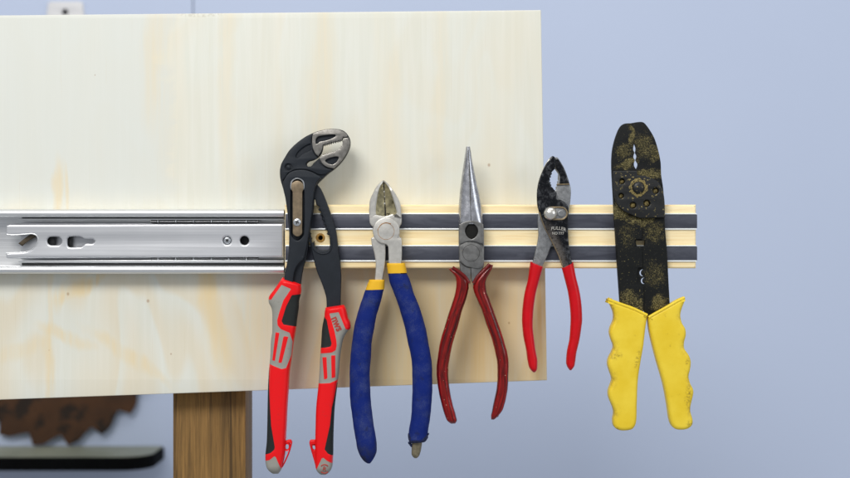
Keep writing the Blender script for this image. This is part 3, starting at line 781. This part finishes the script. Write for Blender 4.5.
# grips
lrows = [(282.2,277.4,300.4,284.2),(275,288,300.9,290),(268.3,298.2,299.9,296),(268.2,301,299,299),(271.3,309,298.3,308),(272,318,297,317),(272,330,295.4,330),(270.7,340,293.3,342),(269.8,357.7,291.4,357.7),(268.5,372,289.3,372),(267.6,388.8,288.3,388.8),(267.2,407.7,287,407.7),(266.9,425,286.2,425),(266.3,443,285.3,441),(265,457,284.5,455),(265.7,465.7,282.6,464),(268.8,471.4,280.2,471.4),(272.4,474.6,277.8,474.5)]
A_gray = [(282,284.8),(291.4,288.8),(288,294),(283.9,300),(280,311.4),(277.6,320),(278,325),(281.4,329),(290,332.5),(292.7,341.4),(291.4,355),(286.4,367.7),(282,368.7),(266,362.3),(264,340),(264,300),(271.5,299.5)]
A_tip = [(275.7,455),(281.3,469),(279,480),(258,480),(260,462),(270,459.5)]
A_slot = [[(276,332),(279.9,332.6),(275.3,360.8),(272.6,360)],[(284,335.7),(288.7,336.6),(282,363),(278.8,362.3)]]
A_blk = [[(292.2,295),(302,294),(302,327.5),(295.8,326.5),(283.9,324.3),(282,320.9),(286.4,306.4)],[(255,365),(269.4,367.4),(269.4,380),(269.6,390),(270.4,407),(271.6,425),(275.2,446),(275,449),(271,452.5),(258,457)]]
rel = (('zone_gray',-.25,1.0),('zone_slot',.2,.8),('zone_black',-.35,1.2))
gl = loft('grip', t, M['grip_red'], lrows, 7.6, ex=3.2, na=84, step=.8, zones=(('zone_gray',[A_gray,A_tip]),('zone_slot',A_slot),('zone_black',A_blk)), relief=rel, ends=(3,9))
gl['label'] = 'left red and grey grip'
rrows = [(325.3,307.6,343.6,305),(324.6,311,345.4,308),(324,317,348,318),(322.8,322.8,350.4,324),(322.2,326,350.5,327.5),(321.6,331,347,332),(321.2,338,343.6,338),(320.7,346,341.5,346),(319.8,358,339.8,358),(319.3,370,338.9,370.2),(317.8,388.8,336.6,388.8),(315.9,407.7,334.4,407.7),(315.3,425,333.5,425),(315,441,333.1,438),(315,458,332.6,459.4),(315.6,468.5,331.6,468.3),(318,473.2,328.6,473.2),(320.6,475.6,325.4,475.6)]
B_gray = [(329.7,313.3),(338.9,312),(345.8,329),(356,332),(356,379),(337.9,379.4),(330.4,382.6),(320.3,383.2),(312,383),(312,354),(321,353.3),(332,352.3),(336,350),(337,345),(336.6,340),(334.6,330)]
B_tip = [(322.8,456.3),(327,460),(338,466.5),(338,482),(308,482),(316.5,469.5)]
B_slot = [[(322.6,357),(326.8,356.7),(327.8,378.4),(324.3,379)],[(331.4,355),(335.6,355),(335.6,377),(331.9,377.8)]]
B_blk = [[(310,315),(324,316.4),(327,320),(329.2,331),(331.9,343),(331,346.4),(325,347.5),(310,348.5)],[(345,381),(336.9,383),(334.4,397),(331.9,407.7),(330.2,425),(326.4,442),(324.9,448.8),(328,453),(345,462)]]
gr = loft('grip', t, M['grip_red'], rrows, 7.6, ex=3.2, na=84, step=.8, zones=(('zone_gray',[B_gray,B_tip]),('zone_slot',B_slot),('zone_black',B_blk)), relief=rel, ends=(3,9))
gr['label'] = 'right red and grey grip with lettering'
letters('lettering', gr, M['stamp_red'], 'nws', 337.4, 323.6, 7.6, math.radians(66), [gr], .14, .2, .86, .035)
wire('emblem', gr, M['stamp_red'], circ(324.8,468.3,4.3)[3:12], .42, 7.35)
wire('emblem', gr, M['stamp_red'], circ(324.8,468.3,4.3)[17:26], .42, 7.35)
letters('emblem', gr, M['stamp_red'], 'R', 324.8, 468.4, 4.2, .2, [gr], .12, .2, 1.0, .02)
for pts, hl in (([(284.6,442.4),(287,440.6),(290.6,440.4),(291.8,442.4),(290.6,448.5),(287.7,457),(281.6,468.4),(281,460)], [(285.6,445.2),(288,445),(288.2,448.8),(286.6,450.2),(285.4,449.6)]),
                ([(315.6,440.8),(312,440.4),(309.6,440.8),(309,443),(310.4,449.5),(313.4,460),(316.2,469),(317,460)], [(312.2,446.2),(314.3,446),(315,449.8),(313.6,450.4),(312.4,449.4)])):
    plate('lanyard_tab', t, M['plain_red'], pts, -2.4, 2.4, 1.0, [hl])

# ================================================================== 2. diagonal cutters
setk(4)
t = thing('diagonal_cutters', 391, 464, 0, 'steel diagonal cutters with dusty blue grips and yellow collars', 'cutters')
def jaw(name, parent, O, L, Cc, mats, fr=5.2, fcen=1.4, fb=-6.95):
    """hollow ground jaw: rows of outer edge, inner rim and cutting edge"""
    O, L, Cc = [smooth(p, 1.0, False) for p in (O, L, Cc)]
    N = 40
    def res(p):
        p = np.array(p); d = np.concatenate([[0], np.cumsum(np.linalg.norm(np.diff(p, axis=0), axis=1))]); s = np.linspace(0, d[-1], N)
        return np.stack([np.interp(s, d, p[:,0]), np.interp(s, d, p[:,1])], 1)
    O, L, Cc = res(O), res(L), res(Cc)
    bm = bmesh.new(); rows = []
    for i in range(N):
        o, l, c = O[i], L[i], Cc[i]; inn = o+(l-o)*.28; sh = o+(l-o)*.08
        tipf = min(1, .35+i/N*2.2)
        m1 = l+(c-l)*.12; m2 = l+(c-l)*.5
        rows.append([bm.verts.new(P(*q)) for q in ((o[0],o[1],fb),(o[0],o[1],fr*tipf-1.5),(sh[0],sh[1],fr*tipf-.5),(inn[0],inn[1],fr*tipf),(l[0],l[1],fr*tipf-.1),(m1[0],m1[1],fr*tipf-.8),(m2[0],m2[1],(fr*tipf+fcen)/2-.8),(c[0],c[1],fcen*tipf),(c[0],c[1],fb))])
    for i in range(N-1):
        for k in range(8):
            f = bm.faces.new((rows[i][k], rows[i][k+1], rows[i+1][k+1], rows[i+1][k])); f.material_index = 1 if k in (5,6) else 0
        bm.faces.new((rows[i][8], rows[i][0], rows[i+1][0], rows[i+1][8]))
    bm.faces.new(rows[0]); bm.faces.new(rows[-1][::-1])
    bmesh.ops.recalc_face_normals(bm, faces=bm.faces)
    me = bpy.data.meshes.new(name); bm.to_mesh(me); bm.free()
    return finish(name, me, mats, parent, 25)
mm = [M['cutter_steel'], M['cutter_hollow']]
jaw('cutting_jaw', t, [(383,179.8),(377.7,184.8),(372.9,193.2),(370,200),(369,209),(369.3,218)], [(383,181.6),(379.2,188),(376.6,197),(375,206),(374.6,212.4),(375.5,214.5)], [(383.4,180.2),(383.8,190),(384.2,200),(384.4,208),(384.6,216.5)], mm)
jaw('cutting_jaw', t, [(383.9,179.8),(387.7,183.2),(392.8,189.5),(397,196.4),(400.3,203.9),(401.3,211.4),(401.5,218)], [(384.2,181.6),(389,187.4),(393,196),(396.4,205),(398.2,212.6),(396.5,214)], [(383.8,180.2),(384.6,190),(385.2,200),(385.8,208),(386.2,216.5)], mm)
base = [(369.2,213,1),(375,214),(384.6,216),(393,213.6),(401.4,212,1),(401.5,222.8),(399.4,227),(399.9,232.5),(399.5,237),(401.5,238.2,1),(401.8,243.8),(401.8,256.4),(401,266),(401,275,1),(390,275,1),(388.6,262),(388,246,1),(385.5,244.6,1),(385.5,255),(384.6,267.7),(383,276),(381,290,1),(374,290,1),(374.6,280),(375.7,265),(374.2,253.9),(371.6,244),(371,238,1),(373.4,236.6),(372.6,230),(372.8,226.5),(369.7,222.8)]
plate('joint_body', t, M['cutter_steel'], base, -6.95, 3.2, .9)
plate('joint_shoulder', t, M['cutter_steel'], [(369.5,215.5,1),(376,214.8),(384.6,217),(388.5,217.6),(386,224),(376,226),(372.9,226.5),(369.8,222.8)], 3.2, 5.0, .6)
front = [(386.2+13.4*math.cos(a), 230.8+13.4*math.sin(a)) for a in np.linspace(math.radians(118), math.radians(390), 34)]
plate('pivot_disc', t, M['cutter_steel'], front+[(399.6,238.6),(401.4,239.4),(401.7,246),(401.7,256.4),(400.9,266),(400.6,275,1),(390.4,275,1),(388.9,262),(388.2,247),(386.5,244.4)], 3.2, 5.5, .6)
wire('rivet_seam', t, M['rust_line'], circ(386.1,231.4,8.2), .16, 5.46, closed=True, smoothit=False)
wire('rust_mark', t, M['rust_line'], [(380,225.8),(382.6,223.8),(386,222.8),(391,223.8)], .34, 5.4)
wire('rust_mark', t, M['rust_line'], [(377.6,230.6),(378.4,228.4),(380,226.6)], .22, 5.4)
wire('parting_line', t, M['dark_seam'], [(383.6,182),(384,192),(384.6,202),(385.1,209),(385.4,215.4)], .45, [1.0][0])
for (x,y,r) in ((384.2,199,1.0),(385,210,1.2),(384.6,206,.8)): dome('dirt_spot', t, M['dark_seam'], x, y, r, 1.1, .4, n=10, rings=4)
for (x,y,r) in ((384,191.6,1.0),(384.3,203.4,1.1),(384.6,196.6,.7)):
    dome('blade_nick', t, M['stamp'], x, y, r, 1.2, .5, n=10, rings=4)
for x0, x1, x2, x3, y0, y1 in ((369,384.6,365.5,384,279.8,290),(386.7,405,387.9,406.6,263.2,273.4)):
    loft('grip_collar', t, M['yellow_collar'], [(x0,y0,x1,y0,6.3),(x0-.1,y0+.6,x1+.1,y0+.6,7),((x0+x2)/2-.2,(y0+y1)/2,(x1+x3)/2+.2,(y0+y1)/2-.3,7.3),(x2-.2,y1,x3+.2,y1-.6,7.5)], 7, ex=2.8)
g1 = loft('grip', t, M['blue_rubber'], [(365.4,289.6,384,288.4),(360.7,302.6,380.4,302.6),(357,315,376.4,316.4),(353.8,327.7,374.2,327.7),(352.2,340,372,340),(350,358.8,370.8,356.3),(349.4,375,369.6,375),(349.4,390,370,390),(350.2,402,370.8,402),(352.4,420.5,373,422),(355.4,439.5,375.9,439.5),(357.6,451,376.6,449.8),(361.4,458.6,374.6,457.6),(364.6,462.4,371.8,462),(367.2,464.2,370,464.2)], 8.0, ex=2.5, na=56, wob=.12, ends=(1,14))
g2 = loft('grip', t, M['blue_rubber'], [(387.8,272.8,406.4,273.2),(389,280,409.7,280),(394,293.8,414,293.8),(399.7,310,420.4,310),(404,325,424.8,325),(407.2,340,428,340),(410.3,353.8,430.4,353.8),(412.2,371.4,432.3,371.4),(412.3,390,432.3,390),(412,402,431.8,402),(411,417.6,430,419),(408.6,434,427.8,434),(408.4,439,427,438.4),(408.7,441.6,424.6,441.4)], 8.0, ex=2.5, na=56, wob=.12, ends=(1,2))
g2['label'] = 'right blue grip worn through at its end'
# torn lower end
rg = random.Random(5)
rim = [(408.2+i*19.4/16, 437.6+2.2*math.sin(i*1.9)*rg.random()+(3.4 if i < 10 else -1.0-.45*(i-10))+rg.random()*1.6) for i in range(17)]
loft('torn_edge', t, M['ragged'], [(408.2,434.5,427.9,433.5,7.8),(408.1,438,428.4,436.5,8.0),(408.4,441.6,426.6,440.4,7.4),(409.6,444,423.6,443,6)], 8, ex=2.5, wob=.5, ends=(0,2))
for x,y,r in ((428,434.5,1.2),(426.8,438,1.4),(425,440.8,1.3),(409.4,443.4,1.3),(411.5,446,1.4),(410.4,444.8,1.2)):
    loft('rubber_shred', t, M['ragged'], [(x-r,y-r,x+r*.8,y-r*.9,1.2),(x-r*1.1,y,x+r,y,2),(x-r*.5,y+r*1.2,x+r*.4,y+r,1.0)], 1.4, fc=1.5, ends=(1,1))
loft('bare_tang', t, M['stub'], [(411.8,440,422.2,440),(411.6,447,421.6,447),(411.4,453,420.4,453),(412.6,457,418.6,457.4),(414.6,459,416.8,459)], 4.2, ex=3, ends=(0,5), wob=.15)

# ================================================================== 3. long nose pliers
setk(4)
t = thing('long_nose_pliers', 472, 423, 0, 'long-nose pliers with pointed steel jaws and dark red grips', 'pliers')
cxs = lambda y: 468.4+(y-146)*.034
nl, nr = [], []
for (y, xl, xr, hd, ex) in ((146.2,466.3,470.2,2.0,2.0),(150,465.8,471,2.4,2.0),(160,464.4,472.5,2.9,2.0),(178,461.8,476.1,3.9,2.0),(200,459.4,480.7,5.0,2.1),(212.6,458.8,482.6,5.8,2.5),(222,458.8,483.3,6.0,3.4),(227,459,483.5,6.0,4.2)):
    c = cxs(y); nl.append((xl,y,c-.22,y,hd,ex)); nr.append((c+.22,y,xr,y,hd,ex))
# each half is a half-round: loft the full section, then keep one side
def half_nose(name, rows, side):
    R = catmull_rows(rows, 1.0); bm = bmesh.new(); prev = None; n = 18
    for xl, yl, xr, yr, hd, ex in R:
        c = xr if side < 0 else xl; o = xl if side < 0 else xr; wdt = c-o
        ringp = [(c,yl,-6.95)]
        for k in range(n+1):
            a = math.pi*.5*k/n     # from the outer edge to the crest
            u = math.cos(a)**(2/ex); v = math.sin(a)**(2/ex)
            ringp.append((c-wdt*u, yl, -1.5+(hd+1.5)*v if v > 0 else -1.5))
        ringp.insert(1, (o, yl, -6.95))
        ringp[2:2] = []
        vs = [bm.verts.new(P(*q)) for q in ringp]
        if prev:
            m = len(vs)
            for k in range(m): bm.faces.new((prev[k], prev[(k+1)%m], vs[(k+1)%m], vs[k]))
        else: bm.faces.new(vs)
        prev = vs
    bm.faces.new(prev[::-1]); bmesh.ops.recalc_face_normals(bm, faces=bm.faces)
    me = bpy.data.meshes.new(name); bm.to_mesh(me); bm.free()
    return finish(name, me, M['long_steel'], t, 35)
def cut_hole(o): return o
half_nose('nose_jaw', [r for r in nl if r[1] < 224]+[(459,224,471,224,6,3.6)], -1)
half_nose('nose_jaw', [r for r in nr if r[1] < 224]+[(471.2,224,483.4,224,6,3.6)], 1)
jb = [(458.95,223.9,1),(471,223.9,1),(483.4,223.9,1),(483.9,232),(484.1,244),(484.1,260),(483.8,266),(481.6,270),(476,277,1),(474,285,1),(471.8,281),(470.8,268.6,1),(470.2,284,1),(467,281),(460.6,272.6,1),(459.5,263),(459,250),(458.8,236)]
plate('joint_body', t, M['long_flat'], jb, -6.95, 4.2, .6)
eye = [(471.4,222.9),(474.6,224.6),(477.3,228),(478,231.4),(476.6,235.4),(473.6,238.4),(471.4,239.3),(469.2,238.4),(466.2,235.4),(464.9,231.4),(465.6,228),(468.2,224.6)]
lens = plate('jaw_opening_shade', t, M['hole_shade'], eye, 4.0, 4.5, .1)
plate('opening_rim', t, M['long_flat'], [(460.2,224.6),(465,221.6),(471.4,220.4),(477.6,221.6),(482.8,224.6),(483.2,234),(482.5,243.5),(476,241.8),(471,241.4),(465,242.2),(459.9,244),(459.6,234)], 4.2, 6.1, .5, [eye])
wire('jaw_seam', t, M['dark_seam'], [(468.6,150),(469.6,175),(470.5,200),(471,221)], .24, 5.2)
plate('joint_disc', t, M['long_flat'], [(460.2,245.5),(466,242.4),(472,242),(478,243.6),(482.6,247.4),(483.6,255),(483.4,264),(480.6,268),(476.5,268.4),(471,267.4),(466,266),(462.2,262.6),(459.9,258)], 4.2, 5.2, .4)
wire('rivet_seam', t, M['dark_seam'], circ(471,253,8.4), .15, 5.16, closed=True, smoothit=False)
wire('joint_seam', t, M['dark_seam'], [(459.9,261.6),(463,264.6),(467,266.8),(471,267.8)], .3, 4.7)
wire('joint_seam', t, M['dark_seam'], [(475.4,240.2),(479.6,241.8),(483,245)], .3, 5.2)
L3 = [(448.5,269,452.4,267.6,3),(450.4,271.4,458.6,271.6,4.6),(453.6,274.8,465.4,277.4,5.4),(455.8,279,469,283.2,5.6),(456.4,284,469,287.4,5.5),(455.6,291,468.4,291.4,5.2),(452.8,301,465.4,302,5),(449.9,310,462.6,310,5),(446,322.6,459.3,322.6,5),(441,339,454.3,339,5),(438,355,450.5,355,5),(436.5,370,448.5,370,5),(437.6,386,449.3,386,4.9),(441.7,405,453,405,4.6),(444.9,416.2,456,416.2,4.4),(447.6,421.8,457,421,4),(451,424.4,455.4,424.2,3)]
g = loft('grip', t, M['dark_red'], L3, 5, ex=2.5, na=48, wob=.1, ends=(1.5,5)); g['label'] = 'left dark red grip'
R3 = [(489.8,264.2,493.4,265.2,3),(484,270.4,492,269.2,4.6),(477.6,277,489.2,274.6,5.4),(473.6,283.4,487,279,5.6),(473,287.4,486.2,284,5.5),(473.8,291.4,486.7,290,5.2),(477.4,301,490,300,5),(481.6,310,493.7,310,5),(487,326.3,499.5,326.3,5),(492.6,341.4,504.5,341.4,5),(495.8,355,508,355,5),(497.6,366.5,509,366.5,5),(497.7,376,508.8,376,5),(496.4,391,507.7,391,4.9),(493.4,405.6,505,404.6,4.6),(492,412.5,502.6,411,4),(491.2,417,497,418,3.2),(491.3,420.2,494.2,420.4,2)]
g = loft('grip', t, M['dark_red'], R3, 5, ex=2.5, na=48, wob=.1, ends=(1.5,4)); g['label'] = 'right dark red grip chipped at its end'
loft('bare_tang', t, M['slip_dark'], [(494.6,409,502.4,407,3),(495,414,500.4,413,3),(495.4,418,498.4,417.8,2)], 3, fc=-.6, ends=(0,2))
for rows_, s in ((L3, 1), (R3, -1)):       # raised bead along the mouth of each grip
    a = rows_[0]; b_ = rows_[3]
    pts = [(a[2], a[3]), (rows_[1][2], rows_[1][3]), (rows_[2][2], rows_[2][3]), (b_[2], b_[3])] if s == 1 else [(a[0], a[1]), (rows_[1][0], rows_[1][1]), (rows_[2][0], rows_[2][1]), (b_[0], b_[1])]
    wire('grip_lip', t, M['dark_red'], pts, 1.3, 4.2)

# ================================================================== 4. slip joint pliers
setk(2)
t = thing('slip_joint_pliers', 553, 373, 0, 'small slip-joint pliers with bright red dipped handles and round bolt', 'pliers')
backp = [(553.6,157.2,1),(557.7,156.8),(561.5,161.8),(565.3,168.6),(568.4,177),(570.3,183.3),(571.6,189),(571.2,200),(569.8,210),(568,224),(560,236),(552,246),(548.3,255),(543,266),(540.6,270,1),(531.6,270,1),(533.2,263),(535,255),(537.9,242.7),(538.9,234),(538.4,218),(542,206),(549,198),(555.2,190.6,1)]+zig((557,188.6),(559.8,177.4),4,-1.0)+[(559,173.5,1),(555.6,168.6,1),(555.2,163,1)]
back = plate('rear_jaw', t, M['slip_gray'], backp, -6.95, -2.6, .7)
plate('jaw_tip', back, M['slip_dark'], [(556.2,159,1),(558.4,158.6),(561.2,162.6),(564.8,169.2),(567.8,177.2),(569.6,183,1),(560,183.4,1),(560.6,177.4,1),(559.6,173,1),(556.4,168.2,1)], -2.7, -1.2, .5)
wire('jaw_step', back, M['brass_edge'], C((557.4,184.2),(569.9,183.9)), .6, -2.0, smoothit=False)
frontp = [(552.7,155.8),(548.3,160.5),(543.9,168),(540.2,176.8),(537.9,185),(537,194),(537.4,205),(539.4,213),(541.4,220),(544.6,228),(548.6,235.6),(553.4,245),(558.8,256.5),(562.6,266),(565,271,1),(573.6,271,1),(572.8,266),(571,256.5),(569.2,245),(568.5,235),(568.2,221.3),(568.6,207.6),(565.8,202.8),(560.6,199.6),(556.6,199.2),(556.8,192.8,1),(554.8,190.2,1)]+zig((552.4,187.2),(550.4,180),3,-1.0)+zig((550.3,180),(553.2,171),3,-1.0)+[(555,168.8,1),(555.6,163),(555.2,157.4)]
fj = plate('front_jaw', t, M['slip_dark'], frontp, -2.6, 1.6, 1.1, bres=4)
wire('worn_edge', fj, M['brass_edge'], [(539.8,212),(541.8,218.6),(545,226.6),(549.2,234.6),(554,244.4),(559.4,256),(563,266)], .75, .75)
wire('worn_edge', fj, M['slip_bright'], [(551.6,157.2),(548.2,161.4),(544.2,168.8),(540.8,177.2),(538.7,185.2),(537.9,194),(538.1,204)], .7, .3)
sr = plate('slot_rim', t, M['brass_edge'], stadium(551,561,213.4,6.9), 1.3, 2.6, .5, [stadium(551,561,213.4,5.2)], raw=True)
plate('slot_floor', t, M['slip_gray'], stadium(551,561,213.4,5.3), 1.0, 1.75, .1, raw=True)
dome('bolt_disc', t, M['slip_gray'], 561.2, 213.4, 3.7, 1.7, .8, flat=.7)
dome('bolt', t, M['slip_bright'], 550.4, 213.6, 6.9, 1.8, 4.2)
letters('lettering', fj, M['stamp'], 'FULLER', 558.7, 228.3, 3.3, .09, [fj], .06, .15, .98, .012, arc=.022)
letters('lettering', fj, M['stamp'], 'NO 777', 558.0, 233.4, 2.7, 0.0, [fj], .06, .15, .92, .012)
g = loft('grip', t, M['red_dip'], [(530.8,261.6,543.6,267),(530.4,264,542.8,269.6),(528.2,280,539.5,281),(525,292.7,536.4,293),(523.2,305,534.5,305),(522.3,320,533.3,320),(522.6,326,533.2,326),(523.8,337.4,534.3,337.4),(526.4,350,535.8,349.5),(528.2,362.5,537.9,362.5),(529.6,368,537.7,367.6),(532.4,371.8,536.4,371.8),(533.8,372.9,535.2,372.9)], 4.7, ex=2.2, na=44, fc=-2.2, ends=(1,5)); g['label'] = 'left red dipped handle'
g = loft('grip', t, M['red_dip'], [(562,267.8,573.6,262),(562.8,270.6,574.2,265),(565.3,280,576.6,277.6),(568.4,292.7,579.7,290),(570.3,306.5,581.9,304),(571,320,582.7,320),(570.7,327.3,581.9,327.3),(569.7,339.9,580,339.9),(567.2,352.4,576.8,353.7),(566.5,362.5,575.6,362.5),(567.6,367,574.6,366.8),(569.4,369.8,572.6,369.6),(570.2,370.7,571.8,370.7)], 4.7, ex=2.2, na=44, fc=-1.6, ends=(1,5)); g['label'] = 'right red dipped handle'

# ================================================================== 5. crimping tool
setk(2)
t = thing('crimping_tool', 650, 431, 0, 'dirty black crimping tool with wavy yellow plastic grips', 'crimping tool')
csil = [(622.7,124.4),(626,123),(632,122.6),(638,121.6),(642.8,121.4),(645.6,122.8),(650.3,128.8),(655.3,137.6),(659,149),(661.6,161.5),(662.3,175),(664,186.3),(665,197.6),(665.5,214),(666.1,228),(667.9,250),(669.8,285),(670.8,305),(671,322,1),(650,322,1),(647.6,316),(644.6,310.6,1),(642.6,316),(641,322,1),(622,322,1),(620.6,302),(619.4,285),(617,250),(615.7,228),(614.6,211.4),(613.9,195),(613,180),(612.4,163),(613.2,150),(615.7,138.9),(619.5,128.8)]
wire_gap = [(635.4,141.6,1),(635.8,144),(637,147.6),(636.9,149.6),(636.3,152.2,1),(637.9,155.6),(637.6,157.4),(636.7,159.6,1),(638.9,163.6),(638.6,165.6),(637.4,168.6,1),(636.6,168.6,1),(635,165.6),(634.7,163.6),(635.9,159.6,1),(634.4,157.4),(634.3,155.6),(635.5,152.2,1),(634.1,149.6),(634.1,147.6),(634.9,144)]
sqh = C((637,240.6),(646,240.6),(646,243.4),(645.4,246),(637.8,246),(637,243.4))
def crescent(cx, cy, r, w):
    o = [(cx-r*math.sin(a), cy-r*math.cos(a)) for a in np.linspace(-.15, math.pi+.15, 14)]
    i = [(cx+w*.5-(r-.1)*.72*math.sin(a), cy-(r-.1)*.95*math.cos(a)) for a in np.linspace(math.pi+.1, -.1, 12)]
    return [(x,y,1) for x,y in o+i]
body = plate('jaw_plate', t, M['crimp'], csil, -6.95, -2.4, .4, [wire_gap, sqh, crescent(643.8,273,3.4,2.0), crescent(645,281,3.2,2.0)])
fp = [(613.6,171,1),(625,170.6),(637.4,170.6,1),(637.6,175,1),(644,175.6),(650.3,177.2),(657.8,181.4),(662.4,188.8),(664.6,197.6),(665.2,208),(665.4,217.6,1),(652,217.9),(640.2,218.2,1),(632.7,215.2),(622.7,210.2),(617.2,204),(614.9,195),(613.9,183)]
hl = ((622.3,181.3,2.7),(621.4,195.7,2.6),(633.3,205.2,3.2),(647.1,203.3,3.4),(656,190.7,3.0))
fpl = plate('pivot_plate', t, M['crimp_front'], fp, -2.4, .9, .7, [circ(*q) for q in hl])
for (x,y,r) in hl: dome('dirt_plug', fpl, M['ochre'], x, y, r*.95, -2.3, 1.4, n=18)
seg = [(613.9,219,1),(628,218.9),(641.5,219.2,1),(642.6,226),(642.9,235),(642.6,239.6,1),(635.6,239.6,1),(635.9,247,1),(642.4,247.2,1),(643,258),(643.4,268,1),(638.6,268.6),(639,284),(644,286,1),(644.6,300),(644.2,309.4,1),(641.4,318,1),(622.2,318,1),(621,302),(619.8,285),(617.4,250),(616.1,230)]
plate('lower_jaw_plate', t, M['crimp'], [(x, y, *r) for x, y, *r in seg], -2.4, -.9, .4)
dd = [(640+9.4*(1+.13*random.uniform(-1,1))*math.cos(a), 187.6+9.2*(1+.14*random.uniform(-1,1))*math.sin(a)) for a in np.linspace(0, 2*math.pi, 31)[:-1]]
plate('dirt_ring', fpl, M['ochre'], [(x-1.4, y) for x, y in dd], .7, 1.15, .1)
dome('pivot_rivet', t, M['crimp_front'], 638.6, 187.6, 6.3, .8, 2.4, flat=.25)
yl = [(607,298.7,1),(611.4,306.4),(613.9,313),(613.9,320.2),(610.9,327.4),(610,332.8),(611.4,339),(613.9,346.3),(612.6,351.4),(608.9,358.9),(608.2,365),(610,371.4),(612.5,379.6),(611.2,384.4),(608.9,391.3),(609.2,397.6),(613.6,408.9),(614.3,413.9),(613.3,421),(614.6,427.3),(619.4,430.3),(627,430.6),(633,428.8),(636.2,422.7),(637,405),(638.1,380),(640.8,361.4),(643.4,346.3),(645.3,330),(646.9,319),(647.6,314.6,1),(640,311),(634,308.3),(620,303.2)]
yr = [(684.9,296.8,1),(685.4,299.5),(682.3,307.6),(680.6,315),(682,322.7),(685.5,329),(686,335.3),(684.3,342.6),(684.6,348.8),(688.8,355),(690.9,361.4),(690.4,369),(688.8,376.5),(690.4,383.6),(693.1,388.8),(693.5,393.8),(690.7,406.4),(690.5,411.4),(692.8,420),(692.2,425.2),(688,428.8),(680.4,430),(674,428.2),(670.4,421.4),(667.8,405),(664,385),(656.6,359),(650.4,333.8),(648.4,320.2),(648.2,316.8,1),(656,312.4),(665.4,307),(671.6,303.4),(678.4,299.6)]
for o_, nm, lip in ((yl,'left yellow grip',[(608.4,299.6),(620,304),(634,309.1),(647,315.4)]), (yr,'right yellow grip',[(684,297.9),(678,300.8),(671,304.8),(665.4,308),(656,313.2),(648.8,317.4)])):
    g = plate('grip', t, M['yellow'], o_, -9.5, 3.6, 2.8, bres=6); g['label'] = nm
    wire('grip_lip', g, M['yellow'], lip, 1.2, 2.6)
